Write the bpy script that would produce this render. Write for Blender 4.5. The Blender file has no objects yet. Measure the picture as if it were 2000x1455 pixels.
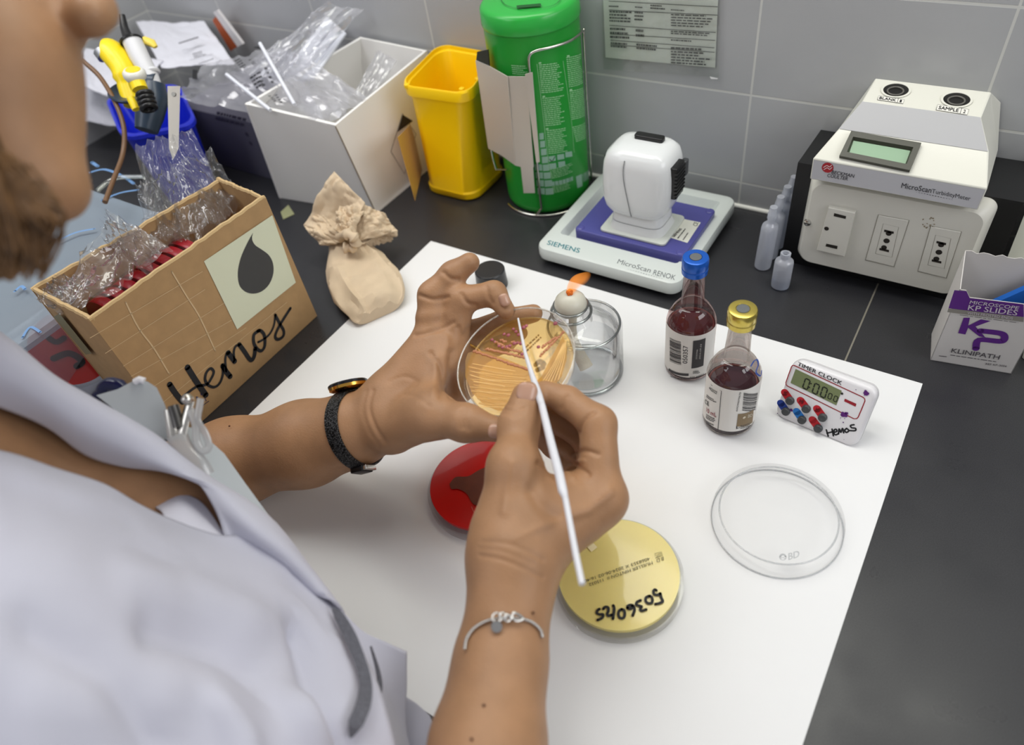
import bpy, bmesh, math, random
import numpy as np
from mathutils import Vector, Matrix

# ------------------------------------------------------------------ camera, world, lights, exposure
SC = bpy.context.scene
COL = SC.collection
F, CX, CY = 1402.0, 1000.0, 727.5           # focal length and centre for the 2000 x 1455 frame
CAM = np.array([0.1356, -0.3264, 0.4876])
YAW, PIT, ROL = -0.6949, 0.8007, -0.1848
_w = np.array([math.sin(YAW)*math.cos(PIT), math.cos(YAW)*math.cos(PIT), -math.sin(PIT)])
_r0 = np.array([math.cos(YAW), -math.sin(YAW), 0.0]); _u0 = np.cross(_r0, _w)
RX = _r0*math.cos(ROL) + _u0*math.sin(ROL)
UX = -_r0*math.sin(ROL) + _u0*math.cos(ROL)
WX = _w
cd = bpy.data.cameras.new('camera'); cam = bpy.data.objects.new('camera', cd); COL.objects.link(cam)
cam.matrix_world = Matrix(((RX[0], UX[0], -WX[0], CAM[0]), (RX[1], UX[1], -WX[1], CAM[1]), (RX[2], UX[2], -WX[2], CAM[2]), (0, 0, 0, 1)))
cd.sensor_fit = 'HORIZONTAL'; cd.sensor_width = 36.0; cd.lens = F*36.0/2000.0
cd.clip_start = 0.01; cd.clip_end = 20
cd.dof.use_dof = True; cd.dof.focus_distance = 0.60; cd.dof.aperture_fstop = 4.6
SC.camera = cam
SC.view_settings.view_transform = 'Standard'; SC.view_settings.look = 'None'
SC.view_settings.gamma = 1.0; SC.view_settings.exposure = 0.0
try: SC.view_settings.use_curve_mapping = False
except Exception: pass
SC.cycles.transparent_max_bounces = 32
SC.cycles.max_bounces = 14; SC.cycles.transmission_bounces = 12; SC.cycles.glossy_bounces = 6
SC.cycles.sample_clamp_indirect = 6.0

wd = bpy.data.worlds.new('room_light'); SC.world = wd; wd.use_nodes = True
wd.node_tree.nodes['Background'].inputs[0].default_value = (0.93, 0.94, 1.0, 1)
wd.node_tree.nodes['Background'].inputs[1].default_value = 0.33

def area(name, loc, target, sx, sy, power, color):
    l = bpy.data.lights.new(name, 'AREA'); l.shape = 'RECTANGLE'; l.size = sx; l.size_y = sy
    l.energy = power; l.color = color
    o = bpy.data.objects.new(name, l); COL.objects.link(o); o.location = loc
    o.rotation_euler = (Vector(target) - Vector(loc)).to_track_quat('-Z', 'Y').to_euler()
    return o
area('ceiling_tube_light', (-0.62, 0.02, 1.55), (-0.05, 0.05, 0), 0.35, 1.0, 8.3, (1.0, 0.985, 0.955))
area('wall_tube_light', (-0.12, 0.31, 0.92), (-0.16, 0.06, 0.0), 1.1, 0.14, 3.7, (1.0, 1.0, 0.90))
area('room_fill_light', (1.1, -0.02, 0.85), (-0.4, 0.25, 0.05), 0.9, 0.5, 6.3, (0.97, 0.98, 1.0))  # added fill from the right for faces turned that way; no tube known there
area('front_left_fill_light', (-0.95, -1.0, 1.1), (-0.45, 0.3, 0.1), 0.8, 0.8, 6.0, (0.92, 0.95, 1.0))  # added fill to brighten the back-left tiles and bin; no window known
area('back_left_fill_light', (-0.80, -0.12, 0.80), (-0.55, 0.30, 0.05), 0.35, 0.35, 1.3, (0.95, 0.95, 1.0))  # small added fill that lifts the back-left tiles; no shelf lamp known

# ------------------------------------------------------------------ picture <-> place
def ray(x, y): return WX*F + RX*(x-CX) - UX*(y-CY)
def D(x, y, d): return CAM + ray(x, y)/F*d                       # point at a depth
def Zp(x, y, z=0.0): r = ray(x, y); return CAM + r*((z-CAM[2])/r[2])
def Yp(x, y, Y): r = ray(x, y); return CAM + r*((Y-CAM[1])/r[1])
def Xp(x, y, X): r = ray(x, y); return CAM + r*((X-CAM[0])/r[0])
def V3(*a): return np.array(a, float)
def nrm(v): v = np.asarray(v, float); return v/np.linalg.norm(v)

# ------------------------------------------------------------------ materials
def lin(c):
    return tuple((x/255/12.92 if x/255 <= 0.04045 else ((x/255+0.055)/1.055)**2.4) for x in c)
MATS = {}
def M(name, c, rough=0.5, metal=0.0, trans=0.0, ior=1.45, spec=0.5, bump=0.0, bscale=200.0, var=0.0, vscale=30.0,
      sss=0.0, sssr=(0.4, 0.15, 0.08), emit=None, estr=1.0, alpha=1.0, coat=0.0, stretch=(1, 1, 1), sheen=0.0, detail=4.0):
    if name in MATS: return MATS[name]
    m = bpy.data.materials.new(name); m.use_nodes = True; nt = m.node_tree; b = nt.nodes['Principled BSDF']
    col = (*lin(c), 1)
    b.inputs['Base Color'].default_value = col; b.inputs['Roughness'].default_value = rough
    b.inputs['Metallic'].default_value = metal; b.inputs['Transmission Weight'].default_value = trans
    b.inputs['IOR'].default_value = ior; b.inputs['Specular IOR Level'].default_value = spec
    b.inputs['Alpha'].default_value = alpha; b.inputs['Coat Weight'].default_value = coat
    if sheen: b.inputs['Sheen Weight'].default_value = sheen
    if sss:
        b.inputs['Subsurface Weight'].default_value = sss; b.inputs['Subsurface Scale'].default_value = 0.006
        b.inputs['Subsurface Radius'].default_value = sssr
    if emit is not None:
        b.inputs['Emission Color'].default_value = (*lin(emit), 1); b.inputs['Emission Strength'].default_value = estr
    if bump or var:
        tc = nt.nodes.new('ShaderNodeTexCoord'); mp = nt.nodes.new('ShaderNodeMapping'); mp.inputs['Scale'].default_value = stretch
        nt.links.new(tc.outputs['Object'], mp.inputs['Vector'])
    if bump:
        n = nt.nodes.new('ShaderNodeTexNoise'); n.inputs['Scale'].default_value = bscale; n.inputs['Detail'].default_value = detail
        nt.links.new(mp.outputs[0], n.inputs['Vector'])
        bp = nt.nodes.new('ShaderNodeBump'); bp.inputs['Strength'].default_value = bump; bp.inputs['Distance'].default_value = 0.001
        nt.links.new(n.outputs['Fac'], bp.inputs['Height']); nt.links.new(bp.outputs[0], b.inputs['Normal'])
    if var:
        n = nt.nodes.new('ShaderNodeTexNoise'); n.inputs['Scale'].default_value = vscale; n.inputs['Detail'].default_value = 5
        nt.links.new(mp.outputs[0], n.inputs['Vector'])
        h = nt.nodes.new('ShaderNodeHueSaturation'); h.inputs['Color'].default_value = col
        mr = nt.nodes.new('ShaderNodeMapRange'); mr.inputs['From Min'].default_value = 0.3; mr.inputs['From Max'].default_value = 0.7
        mr.inputs['To Min'].default_value = 1-var; mr.inputs['To Max'].default_value = 1+var
        nt.links.new(n.outputs['Fac'], mr.inputs['Value']); nt.links.new(mr.outputs[0], h.inputs['Value'])
        nt.links.new(h.outputs[0], b.inputs['Base Color'])
    MATS[name] = m; return m

def film(name, tint=(250, 250, 250), gloss=0.25, rough=0.08, bump=0.0, bscale=120.0, diffuse=0.0, dcol=(240, 240, 240), minf=0.02, maxf=0.5):
    """thin clear plastic: see-through with a mirror-like skin"""
    if name in MATS: return MATS[name]
    m = bpy.data.materials.new(name); m.use_nodes = True; nt = m.node_tree
    for n in list(nt.nodes): nt.nodes.remove(n)
    out = nt.nodes.new('ShaderNodeOutputMaterial'); tr = nt.nodes.new('ShaderNodeBsdfTransparent'); gl = nt.nodes.new('ShaderNodeBsdfGlossy')
    tr.inputs['Color'].default_value = (*lin(tint), 1); gl.inputs['Roughness'].default_value = rough
    lw = nt.nodes.new('ShaderNodeLayerWeight'); lw.inputs['Blend'].default_value = gloss
    mr = nt.nodes.new('ShaderNodeMapRange'); mr.inputs['To Min'].default_value = minf; mr.inputs['To Max'].default_value = maxf
    nt.links.new(lw.outputs['Fresnel'], mr.inputs['Value'])
    mx = nt.nodes.new('ShaderNodeMixShader'); nt.links.new(mr.outputs[0], mx.inputs[0])
    base = tr.outputs[0]
    if diffuse:
        df = nt.nodes.new('ShaderNodeBsdfDiffuse'); df.inputs['Color'].default_value = (*lin(dcol), 1)
        tl = nt.nodes.new('ShaderNodeBsdfTranslucent'); tl.inputs['Color'].default_value = (*lin(dcol), 1)
        m3 = nt.nodes.new('ShaderNodeMixShader'); m3.inputs[0].default_value = 0.45
        nt.links.new(df.outputs[0], m3.inputs[1]); nt.links.new(tl.outputs[0], m3.inputs[2])
        m2 = nt.nodes.new('ShaderNodeMixShader'); m2.inputs[0].default_value = diffuse
        nt.links.new(tr.outputs[0], m2.inputs[1]); nt.links.new(m3.outputs[0], m2.inputs[2]); base = m2.outputs[0]
    nt.links.new(base, mx.inputs[1]); nt.links.new(gl.outputs[0], mx.inputs[2]); nt.links.new(mx.outputs[0], out.inputs[0])
    if bump:
        tc = nt.nodes.new('ShaderNodeTexCoord'); n = nt.nodes.new('ShaderNodeTexNoise'); n.inputs['Scale'].default_value = bscale; n.inputs['Detail'].default_value = 3
        nt.links.new(tc.outputs['Object'], n.inputs['Vector'])
        bp = nt.nodes.new('ShaderNodeBump'); bp.inputs['Strength'].default_value = bump; bp.inputs['Distance'].default_value = 0.004
        nt.links.new(n.outputs['Fac'], bp.inputs['Height'])
        nt.links.new(bp.outputs[0], gl.inputs['Normal']); nt.links.new(bp.outputs[0], lw.inputs['Normal'])
    MATS[name] = m; return m

# ------------------------------------------------------------------ objects
ORG = {}
def thing(name, label, cat, loc=(0, 0, 0), group=None):
    o = bpy.data.objects.new(name, None); o.empty_display_size = 0.02; COL.objects.link(o)
    o.location = tuple(float(x) for x in loc); ORG[o.name] = np.array(loc, float)
    o['label'] = label; o['category'] = cat
    if group: o['group'] = group
    return o
def link_mesh(name, verts, faces, mat, parent=None, smooth=35.0, label=None):
    org = ORG.get(parent.name, np.zeros(3)) if parent is not None else np.zeros(3)
    V = np.asarray(verts, float) - org
    me = bpy.data.meshes.new(name); me.from_pydata(V.tolist(), [], faces); me.validate(); me.update()
    if isinstance(mat, (list, tuple)):
        for q in mat: me.materials.append(q)
    else: me.materials.append(mat)
    if smooth and len(me.polygons):
        me.polygons.foreach_set('use_smooth', [True]*len(me.polygons))
        try: me.set_sharp_from_angle(angle=math.radians(smooth))
        except Exception: pass
    o = bpy.data.objects.new(name, me); COL.objects.link(o)
    if parent is not None: o.parent = parent
    ORG[o.name] = org
    if label: o['label'] = label
    return o
def tag(o, label, cat, group=None):
    o['label'] = label; o['category'] = cat
    if group: o['group'] = group
    return o
def struct(o): o['kind'] = 'structure'; return o

def rrect(w, d, r, n=6):
    pts = []
    r = min(r, w/2-1e-6, d/2-1e-6)
    for cx_, cy_, a0 in ((w/2-r, d/2-r, 0), (-w/2+r, d/2-r, 90), (-w/2+r, -d/2+r, 180), (w/2-r, -d/2+r, 270)):
        for i in range(n+1):
            a = math.radians(a0 + 90*i/n); pts.append((cx_+r*math.cos(a), cy_+r*math.sin(a)))
    return pts
def frame(ax):
    ax = nrm(ax); t = V3(0, 0, 1) if abs(ax[2]) < 0.9 else V3(1, 0, 0)
    a = nrm(np.cross(t, ax)); return a, np.cross(ax, a), ax
class MB:
    def __init__(s): s.v = []; s.f = []
    def add(s, vs, fs):
        o = len(s.v); s.v += [tuple(map(float, p)) for p in vs]; s.f += [tuple(i+o for i in f) for f in fs]; return s
    def loft(s, loops, cap0=True, cap1=True, closed=True):
        n = len(loops[0]); o = len(s.v)
        for L in loops: s.v += [tuple(map(float, p)) for p in L]
        for k in range(len(loops)-1):
            for i in range(n if closed else n-1):
                j = (i+1) % n
                s.f.append((o+k*n+i, o+k*n+j, o+(k+1)*n+j, o+(k+1)*n+i))
        if cap0: s.f.append(tuple(o+i for i in reversed(range(n))))
        if cap1: s.f.append(tuple(o+(len(loops)-1)*n+i for i in range(n)))
        return s
    def lathe(s, prof, o=(0, 0, 0), ax=(0, 0, 1), n=48, cap0=True, cap1=True):
        a, b, c = frame(ax); o = np.asarray(o, float)
        loops = []
        for r, z in prof:
            r = max(r, 1e-5)
            loops.append([o + c*z + r*(a*math.cos(2*math.pi*i/n) + b*math.sin(2*math.pi*i/n)) for i in range(n)])
        return s.loft(loops, cap0, cap1)
    def tube(s, pts, r, n=10, caps=True, flat=1.0):
        P = [np.asarray(p, float) for p in pts]
        R = r if isinstance(r, (list, tuple, np.ndarray)) else [r]*len(P)
        T = [nrm(P[min(i+1, len(P)-1)]-P[max(i-1, 0)]) for i in range(len(P))]
        a = frame(T[0])[0]; loops = []
        for i, p in enumerate(P):
            a = a - T[i]*np.dot(a, T[i]); a = nrm(a); b = np.cross(T[i], a)
            loops.append([p + R[i]*(a*math.cos(2*math.pi*k/n) + flat*b*math.sin(2*math.pi*k/n)) for k in range(n)])
        return s.loft(loops, caps, caps)
    def rbox(s, c, size, r=0.003, e=0.001, X=(1, 0, 0), Z=(0, 0, 1), ne=3, n=5, taper=1.0):
        """rounded box, corners r in plan, edges e; c is the centre of the bottom face"""
        X = nrm(X); Z = nrm(Z); Y = np.cross(Z, X); c = np.asarray(c, float); w, d, h = size
        loops = []
        seq = [(e*(1-math.sin(math.pi/2*i/ne)), e*(1-math.cos(math.pi/2*i/ne))) for i in range(ne+1)]
        seq += [(b, h-a) for (b, a) in [(e*(1-math.sin(math.pi/2*i/ne)), e*(1-math.cos(math.pi/2*i/ne))) for i in range(ne, -1, -1)]]
        for ins, z in seq:
            t = 1 + (taper-1)*z/h
            loops.append([c + X*x + Y*y + Z*z for x, y in rrect((w-2*ins)*t, (d-2*ins)*t, max(r-ins, 0.0002), n)])
        return s.loft(loops)
    def box(s, lo, hi):
        (x0, y0, z0), (x1, y1, z1) = lo, hi
        return s.add([(x0, y0, z0), (x1, y0, z0), (x1, y1, z0), (x0, y1, z0), (x0, y0, z1), (x1, y0, z1), (x1, y1, z1), (x0, y1, z1)],
                     [(0, 3, 2, 1), (4, 5, 6, 7), (0, 1, 5, 4), (1, 2, 6, 5), (2, 3, 7, 6), (3, 0, 4, 7)])
    def hexa(s, b, t):
        """bottom quad and top quad, both counter-clockwise from above"""
        return s.add(list(b)+list(t), [(3, 2, 1, 0), (4, 5, 6, 7), (0, 1, 5, 4), (1, 2, 6, 5), (2, 3, 7, 6), (3, 0, 4, 7)])
    def slab(s, pts, n, t):
        """flat polygon given thickness t along n (centred below)"""
        n = nrm(n)*t; k = len(pts); P = [np.asarray(p, float) for p in pts]
        return s.loft([[p-n for p in P], P])
    def grid(s, fn, nu, nv, wrap=False):
        o = len(s.v)
        for j in range(nv+1):
            for i in range(nu+1): s.v.append(tuple(map(float, fn(i/nu, j/nv))))
        for j in range(nv):
            for i in range(nu): s.f.append((o+j*(nu+1)+i, o+j*(nu+1)+i+1, o+(j+1)*(nu+1)+i+1, o+(j+1)*(nu+1)+i))
        return s
    def ball(s, c, r, n=16, m=10, sc=(1, 1, 1)):
        c = np.asarray(c, float)
        loops = [[c + V3(r*sc[0]*math.sin(math.pi*j/m)*math.cos(2*math.pi*i/n), r*sc[1]*math.sin(math.pi*j/m)*math.sin(2*math.pi*i/n), -r*sc[2]*math.cos(math.pi*j/m)) for i in range(n)] for j in range(m+1)]
        loops[0] = [p + V3(1e-6*math.cos(i), 1e-6*math.sin(i), 0) for i, p in enumerate(loops[0])]
        return s.loft(loops)
    def torus(s, c, R, r, ax=(0, 0, 1), n=40, m=8):
        a, b, z = frame(ax); c = np.asarray(c, float); o = len(s.v)
        for i in range(n):
            t = 2*math.pi*i/n; d = a*math.cos(t)+b*math.sin(t)
            for j in range(m):
                p = 2*math.pi*j/m; s.v.append(tuple(c + d*(R+r*math.cos(p)) + z*r*math.sin(p)))
        for i in range(n):
            for j in range(m):
                i2, j2 = (i+1) % n, (j+1) % m
                s.f.append((o+i*m+j, o+i2*m+j, o+i2*m+j2, o+i*m+j2))
        return s
    def build(s, name, mat, parent=None, smooth=35.0, label=None): return link_mesh(name, s.v, s.f, mat, parent, smooth, label)

def noise3(p, seed=0):
    from mathutils import noise
    return noise.noise(Vector((float(p[0])+seed*7.31, float(p[1])-seed*3.7, float(p[2])+seed*1.9)))
def cr(pts, n=8):
    """smooth curve through points"""
    P = [np.asarray(p, float) for p in pts]
    if len(P) < 3: return P
    out = []
    for i in range(len(P)-1):
        p0, p1, p2, p3 = P[max(i-1, 0)], P[i], P[i+1], P[min(i+2, len(P)-1)]
        for k in range(n):
            t = k/n
            out.append(0.5*((2*p1)+(-p0+p2)*t+(2*p0-5*p1+4*p2-p3)*t*t+(-p0+3*p1-3*p2+p3)*t**3))
    out.append(P[-1]); return out

# ------------------------------------------------------------------ marks on surfaces
class Flat:
    def __init__(s, P0, ex, ey):
        s.P = np.asarray(P0, float); s.ex = nrm(ex); ey = np.asarray(ey, float); s.n = nrm(np.cross(s.ex, ey)); s.ey = np.cross(s.n, s.ex)
        if np.dot(s.n, CAM-s.P) < 0: s.n = -s.n
    def to2(s, x, y):
        r = ray(x, y); t = np.dot(s.P-CAM, s.n)/np.dot(r, s.n); q = CAM+r*t-s.P
        return np.array([np.dot(q, s.ex), np.dot(q, s.ey)])
    def to3(s, u, v, e=0.0): return s.P + s.ex*u + s.ey*v + s.n*e
class Round:
    """upright cylinder skin; u runs round it, v is height"""
    def __init__(s, base, R): s.b = np.asarray(base, float); s.R = R
    def to2(s, x, y):
        r = ray(x, y); o = CAM-s.b; a = r[0]**2+r[1]**2; b = o[0]*r[0]+o[1]*r[1]; c = o[0]**2+o[1]**2-s.R**2
        t = (-b-math.sqrt(max(b*b-a*c, 0)))/a; q = o+r*t
        return np.array([math.atan2(q[1], q[0])*s.R, q[2]])
    def to3(s, u, v, e=0.0): a = u/s.R; return s.b + V3((s.R+e)*math.cos(a), (s.R+e)*math.sin(a), v)

def glyphs(text, bold=0.0, res=3, shear=0.0):
    cu = bpy.data.curves.new('t', 'FONT'); cu.body = text; cu.size = 1.0; cu.resolution_u = res; cu.offset = bold; cu.shear = shear
    o = bpy.data.objects.new('t', cu); COL.objects.link(o)
    dg = bpy.context.evaluated_depsgraph_get(); me = bpy.data.meshes.new_from_object(o.evaluated_get(dg))
    V = [(v.co.x, v.co.y) for v in me.vertices]; Fc = [tuple(p.vertices) for p in me.polygons]
    bpy.data.objects.remove(o); bpy.data.curves.remove(cu); bpy.data.meshes.remove(me)
    V = np.array(V); lo = V.min(0); hi = V.max(0)
    return (V-lo)/(hi-lo), Fc
class Marks:
    """printed or written marks gathered into one part"""
    def __init__(s, surf, e=0.00015): s.S = surf; s.e = e; s.v = []; s.f = []
    def _put(s, P2, faces):
        if isinstance(s.S, Round) and len(P2) == 4 and len(faces) == 1:
            A, B, C, E = [np.asarray(p, float) for p in P2]; n, m = 10, 4; o = len(s.v)
            for j in range(m+1):
                for i in range(n+1):
                    u, v = i/n, j/m; p = (A*(1-u)+B*u)*(1-v)+(E*(1-u)+C*u)*v; s.v.append(s.S.to3(p[0], p[1], s.e))
            for j in range(m):
                for i in range(n): k = o+j*(n+1)+i; s.f.append((k, k+1, k+n+2, k+n+1))
            return
        o = len(s.v); s.v += [s.S.to3(p[0], p[1], s.e) for p in P2]
        for f in faces: s.f.append(tuple(i+o for i in f))
    def quad2(s, bl, br, tl): return [s.S.to2(*q) for q in (bl, br, tl)]
    def text(s, t, bl, br, tl, bold=0.0, shear=0.0, raw=False):
        A, B, C = (bl, br, tl) if raw else s.quad2(bl, br, tl)
        V, Fc = glyphs(t, 0.0, shear=shear); k = bold*0.45/max(len(t)*0.55, 1)
        e0 = s.e
        for q, dx in enumerate((0.0,) if not bold else (-k, 0.0, k)):
            s.e = e0+q*0.00006; s._put([A+(B-A)*(v[0]+dx)+(C-A)*v[1] for v in V], Fc)
        s.e = e0; return s
    def poly(s, px, raw=False):
        P = [np.asarray(p, float) if raw else s.S.to2(*p) for p in px]
        s._put(P, [tuple(range(len(P)))]); return s
    def strip(s, px, w, closed=False, n=6, raw=False):
        P = [np.asarray(p, float) if raw else s.S.to2(*p) for p in px]
        if closed: P = P+[P[0]]
        P = cr(P, n) if n > 1 else P
        L = []; R = []
        for i, p in enumerate(P):
            t = nrm(P[min(i+1, len(P)-1)]-P[max(i-1, 0)]+1e-12); nn = np.array([-t[1], t[0]])
            ww = w[min(i*len(w)//len(P), len(w)-1)] if isinstance(w, (list, tuple)) else w
            L.append(p+nn*ww/2); R.append(p-nn*ww/2)
        k = len(P); s._put(L+R, [(i, i+1, k+i+1, k+i) for i in range(k-1)])
        if not closed and n > 1:
            for p in (P[0], P[-1]):
                ww = w if not isinstance(w, (list, tuple)) else w[0] if p is P[0] else w[-1]
                s._put([p+np.array([math.cos(a), math.sin(a)])*ww/2 for a in np.linspace(0, 2*math.pi, 13)[:-1]], [tuple(range(12))])
        return s
    def dots(s, px, r, raw=False):
        for q in px:
            p = np.asarray(q, float) if raw else s.S.to2(*q)
            s._put([p+np.array([math.cos(a), math.sin(a)])*r for a in np.linspace(0, 2*math.pi, 15)[:-1]], [tuple(range(14))])
        return s
    def rows(s, bl, br, tl, rows, seed=1, fill=0.5, ragged=0.3, words=9):
        rnd = random.Random(seed); A, B, C = s.quad2(bl, br, tl)
        for i in range(rows):
            y0 = (i+0.5-fill/2)/rows; y1 = (i+0.5+fill/2)/rows; x = 0.0; end = 1-rnd.random()*ragged
            while x < end:
                w = (0.4+rnd.random())/words; x1 = min(x+w, end)
                s._put([A+(B-A)*a+(C-A)*b for a, b in ((x, y0), (x1, y0), (x1, y1), (x, y1))], [(0, 1, 2, 3)]); x = x1+0.22/words
        return s
    def bars(s, bl, br, tl, n, seed=2):
        rnd = random.Random(seed); A, B, C = s.quad2(bl, br, tl); x = 0.0; step = 1.0/n
        while x < 1:
            w = step*rnd.choice((0.4, 0.6, 1.0)); x1 = min(x+w, 1)
            s._put([A+(B-A)*a+(C-A)*b for a, b in ((x, 0), (x1, 0), (x1, 1), (x, 1))], [(0, 1, 2, 3)]); x = x1+step*rnd.choice((0.4, 0.5, 0.9))
        return s
    def build(s, name, mat, parent, label=None): return link_mesh(name, s.v, s.f, mat, parent, 0, label)

# ------------------------------------------------------------------ soft bodies: distance field -> surface
class Field:
    def __init__(s, lo, hi, h):
        s.lo = np.array(lo, float); s.h = h; s.n = np.ceil((np.array(hi)-s.lo)/h).astype(int)+1
        s.d = np.full(s.n, 0.05, np.float32)
    def _sub(s, lo, hi, m):
        a = np.clip(np.floor((lo-m-s.lo)/s.h).astype(int), 0, s.n); b = np.clip(np.ceil((hi+m-s.lo)/s.h).astype(int)+1, 0, s.n)
        if np.any(b <= a): return None
        sl = tuple(slice(x, y) for x, y in zip(a, b))
        g = np.meshgrid(*[s.lo[i]+s.h*np.arange(a[i], b[i]) for i in range(3)], indexing='ij')
        return sl, np.stack(g, -1).astype(np.float32)
    def _mix(s, sl, d, k, cut):
        a = s.d[sl]; d = d.astype(np.float32)
        if cut:
            d = -d; hh = np.clip(0.5-0.5*(a-d)/k, 0, 1); s.d[sl] = a*(1-hh)+d*hh + k*hh*(1-hh)
        else:
            hh = np.clip(0.5+0.5*(d-a)/k, 0, 1); s.d[sl] = d*(1-hh)+a*hh - k*hh*(1-hh)
    def cap(s, a, b, ra, rb, k=0.006, cut=False, flat=None):
        """tapered capsule; flat = (direction, factor) squashes it along a direction"""
        a = np.asarray(a, float); b = np.asarray(b, float); R = max(ra, rb)
        q = s._sub(np.minimum(a, b)-R, np.maximum(a, b)+R, k+3*s.h)
        if q is None: return s
        sl, P = q; ba = b-a; pa = P-a
        t = np.clip((pa@ba)/max(ba@ba, 1e-12), 0, 1)[..., None]; v = pa-ba*t
        if flat is not None:
            n = nrm(flat[0]); v = v+n*((v@n)[..., None])*(1/flat[1]-1)
        d = np.linalg.norm(v, axis=-1)-(ra+(rb-ra)*t[..., 0]); s._mix(sl, d, k, cut); return s
    def chain(s, pts, rad, k=0.006, flat=None):
        for i in range(len(pts)-1): s.cap(pts[i], pts[i+1], rad[i], rad[i+1], k, False, flat)
        return s
    def ell(s, c, r, axes=None, k=0.01, cut=False):
        c = np.asarray(c, float); r = np.asarray(r, float); R = r.max(); q = s._sub(c-R, c+R, k+3*s.h)
        if q is None: return s
        sl, P = q; v = P-c
        if axes is not None: v = v@np.stack([nrm(x) for x in axes], 1)
        k0 = np.linalg.norm(v/r, axis=-1); k1 = np.linalg.norm(v/(r*r), axis=-1)
        s._mix(sl, k0*(k0-1)/np.maximum(k1, 1e-9), k, cut); return s
    def mesh(s):
        d = s.d; S = d < 0; n = s.n
        c = np.zeros((n[0]-1, n[1]-1, n[2]-1), np.int8)
        offs = [(i, j, k) for i in (0, 1) for j in (0, 1) for k in (0, 1)]
        for i, j, k in offs: c += S[i:n[0]-1+i, j:n[1]-1+j, k:n[2]-1+k]
        I = np.argwhere((c > 0) & (c < 8)); idx = -np.ones(c.shape, np.int32); idx[tuple(I.T)] = np.arange(len(I))
        val = np.stack([d[I[:, 0]+i, I[:, 1]+j, I[:, 2]+k] for i, j, k in offs], 1)
        acc = np.zeros((len(I), 3)); cnt = np.zeros(len(I)); O = np.array(offs, float)
        for a in range(8):
            for b in range(a+1, 8):
                if abs(O[a]-O[b]).sum() == 1:
                    m = (val[:, a] < 0) != (val[:, b] < 0); t = val[m, a]/(val[m, a]-val[m, b])
                    acc[m] += O[a]+(O[b]-O[a])*t[:, None]; cnt[m] += 1
        Vx = s.lo+s.h*(I+acc/cnt[:, None]); faces = []
        for ax in range(3):
            lo = [slice(None)]*3; hi = [slice(None)]*3; lo[ax] = slice(0, n[ax]-1); hi[ax] = slice(1, n[ax])
            A = S[tuple(lo)]; B = S[tuple(hi)]; E = np.argwhere(A != B); u, v = [x for x in range(3) if x != ax]
            ok = np.all(E > 0, axis=1) & (E[:, u] < n[u]-1) & (E[:, v] < n[v]-1); E = E[ok]
            def g(du, dv):
                q = E.copy(); q[:, u] -= du; q[:, v] -= dv; return idx[q[:, 0], q[:, 1], q[:, 2]]
            Q = np.stack([g(1, 1), g(0, 1), g(0, 0), g(1, 0)], 1); flip = A[E[:, 0], E[:, 1], E[:, 2]]
            if ax == 1: flip = ~flip
            Q[~flip] = Q[~flip][:, ::-1]; faces.append(Q[np.all(Q >= 0, axis=1)])
        return Vx, np.concatenate(faces)
def vnormals(Vx, Fq):
    n = np.cross(Vx[Fq[:, 2]]-Vx[Fq[:, 0]], Vx[Fq[:, 3]]-Vx[Fq[:, 1]]); N = np.zeros_like(Vx)
    for a in range(4): np.add.at(N, Fq[:, a], n)
    return N/np.maximum(np.linalg.norm(N, axis=1, keepdims=True), 1e-12)
def sculpt(Vx, Fq, strokes):
    """press creases (depth > 0) or raise ridges (depth < 0) into the side of a soft body that the strokes run over"""
    N = vnormals(Vx, Fq); d = Vx-CAM; z = d@WX; P = np.stack([CX+F*(d@RX)/z, CY-F*(d@UX)/z], 1)
    see = (N*(CAM-Vx)).sum(1) > 0; out = Vx.copy()
    for pts, w, dep in strokes:
        Q = np.array(cr([np.array(p, float) for p in pts], 6)); best = np.full(len(Vx), 1e9); w = max(w, 4.2)
        m = see & (P[:, 0] > Q[:, 0].min()-3*w) & (P[:, 0] < Q[:, 0].max()+3*w) & (P[:, 1] > Q[:, 1].min()-3*w) & (P[:, 1] < Q[:, 1].max()+3*w); I = np.nonzero(m)[0]
        if not len(I): continue
        for a, b in zip(Q[:-1], Q[1:]):
            ab = b-a; t = np.clip(((P[I]-a)@ab)/max(ab@ab, 1e-9), 0, 1)[:, None]; best[I] = np.minimum(best[I], np.linalg.norm(P[I]-a-t*ab, axis=1))
        k = np.exp(-(best[I]/w)**2); out[I] -= N[I]*(dep*k)[:, None]
    return out
def relax(Vx, Fq, it=2, lam=0.5):
    n = len(Vx)
    for _ in range(it):
        acc = np.zeros_like(Vx); c = np.zeros(n)
        for a in range(4):
            i = Fq[:, a]
            for j in (Fq[:, (a+1) % 4], Fq[:, (a-1) % 4]):
                np.add.at(acc, i, Vx[j]); np.add.at(c, i, 1)
        m = c > 0; Vx = Vx.copy(); Vx[m] = Vx[m]*(1-lam)+lam*acc[m]/c[m][:, None]
    return Vx
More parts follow.
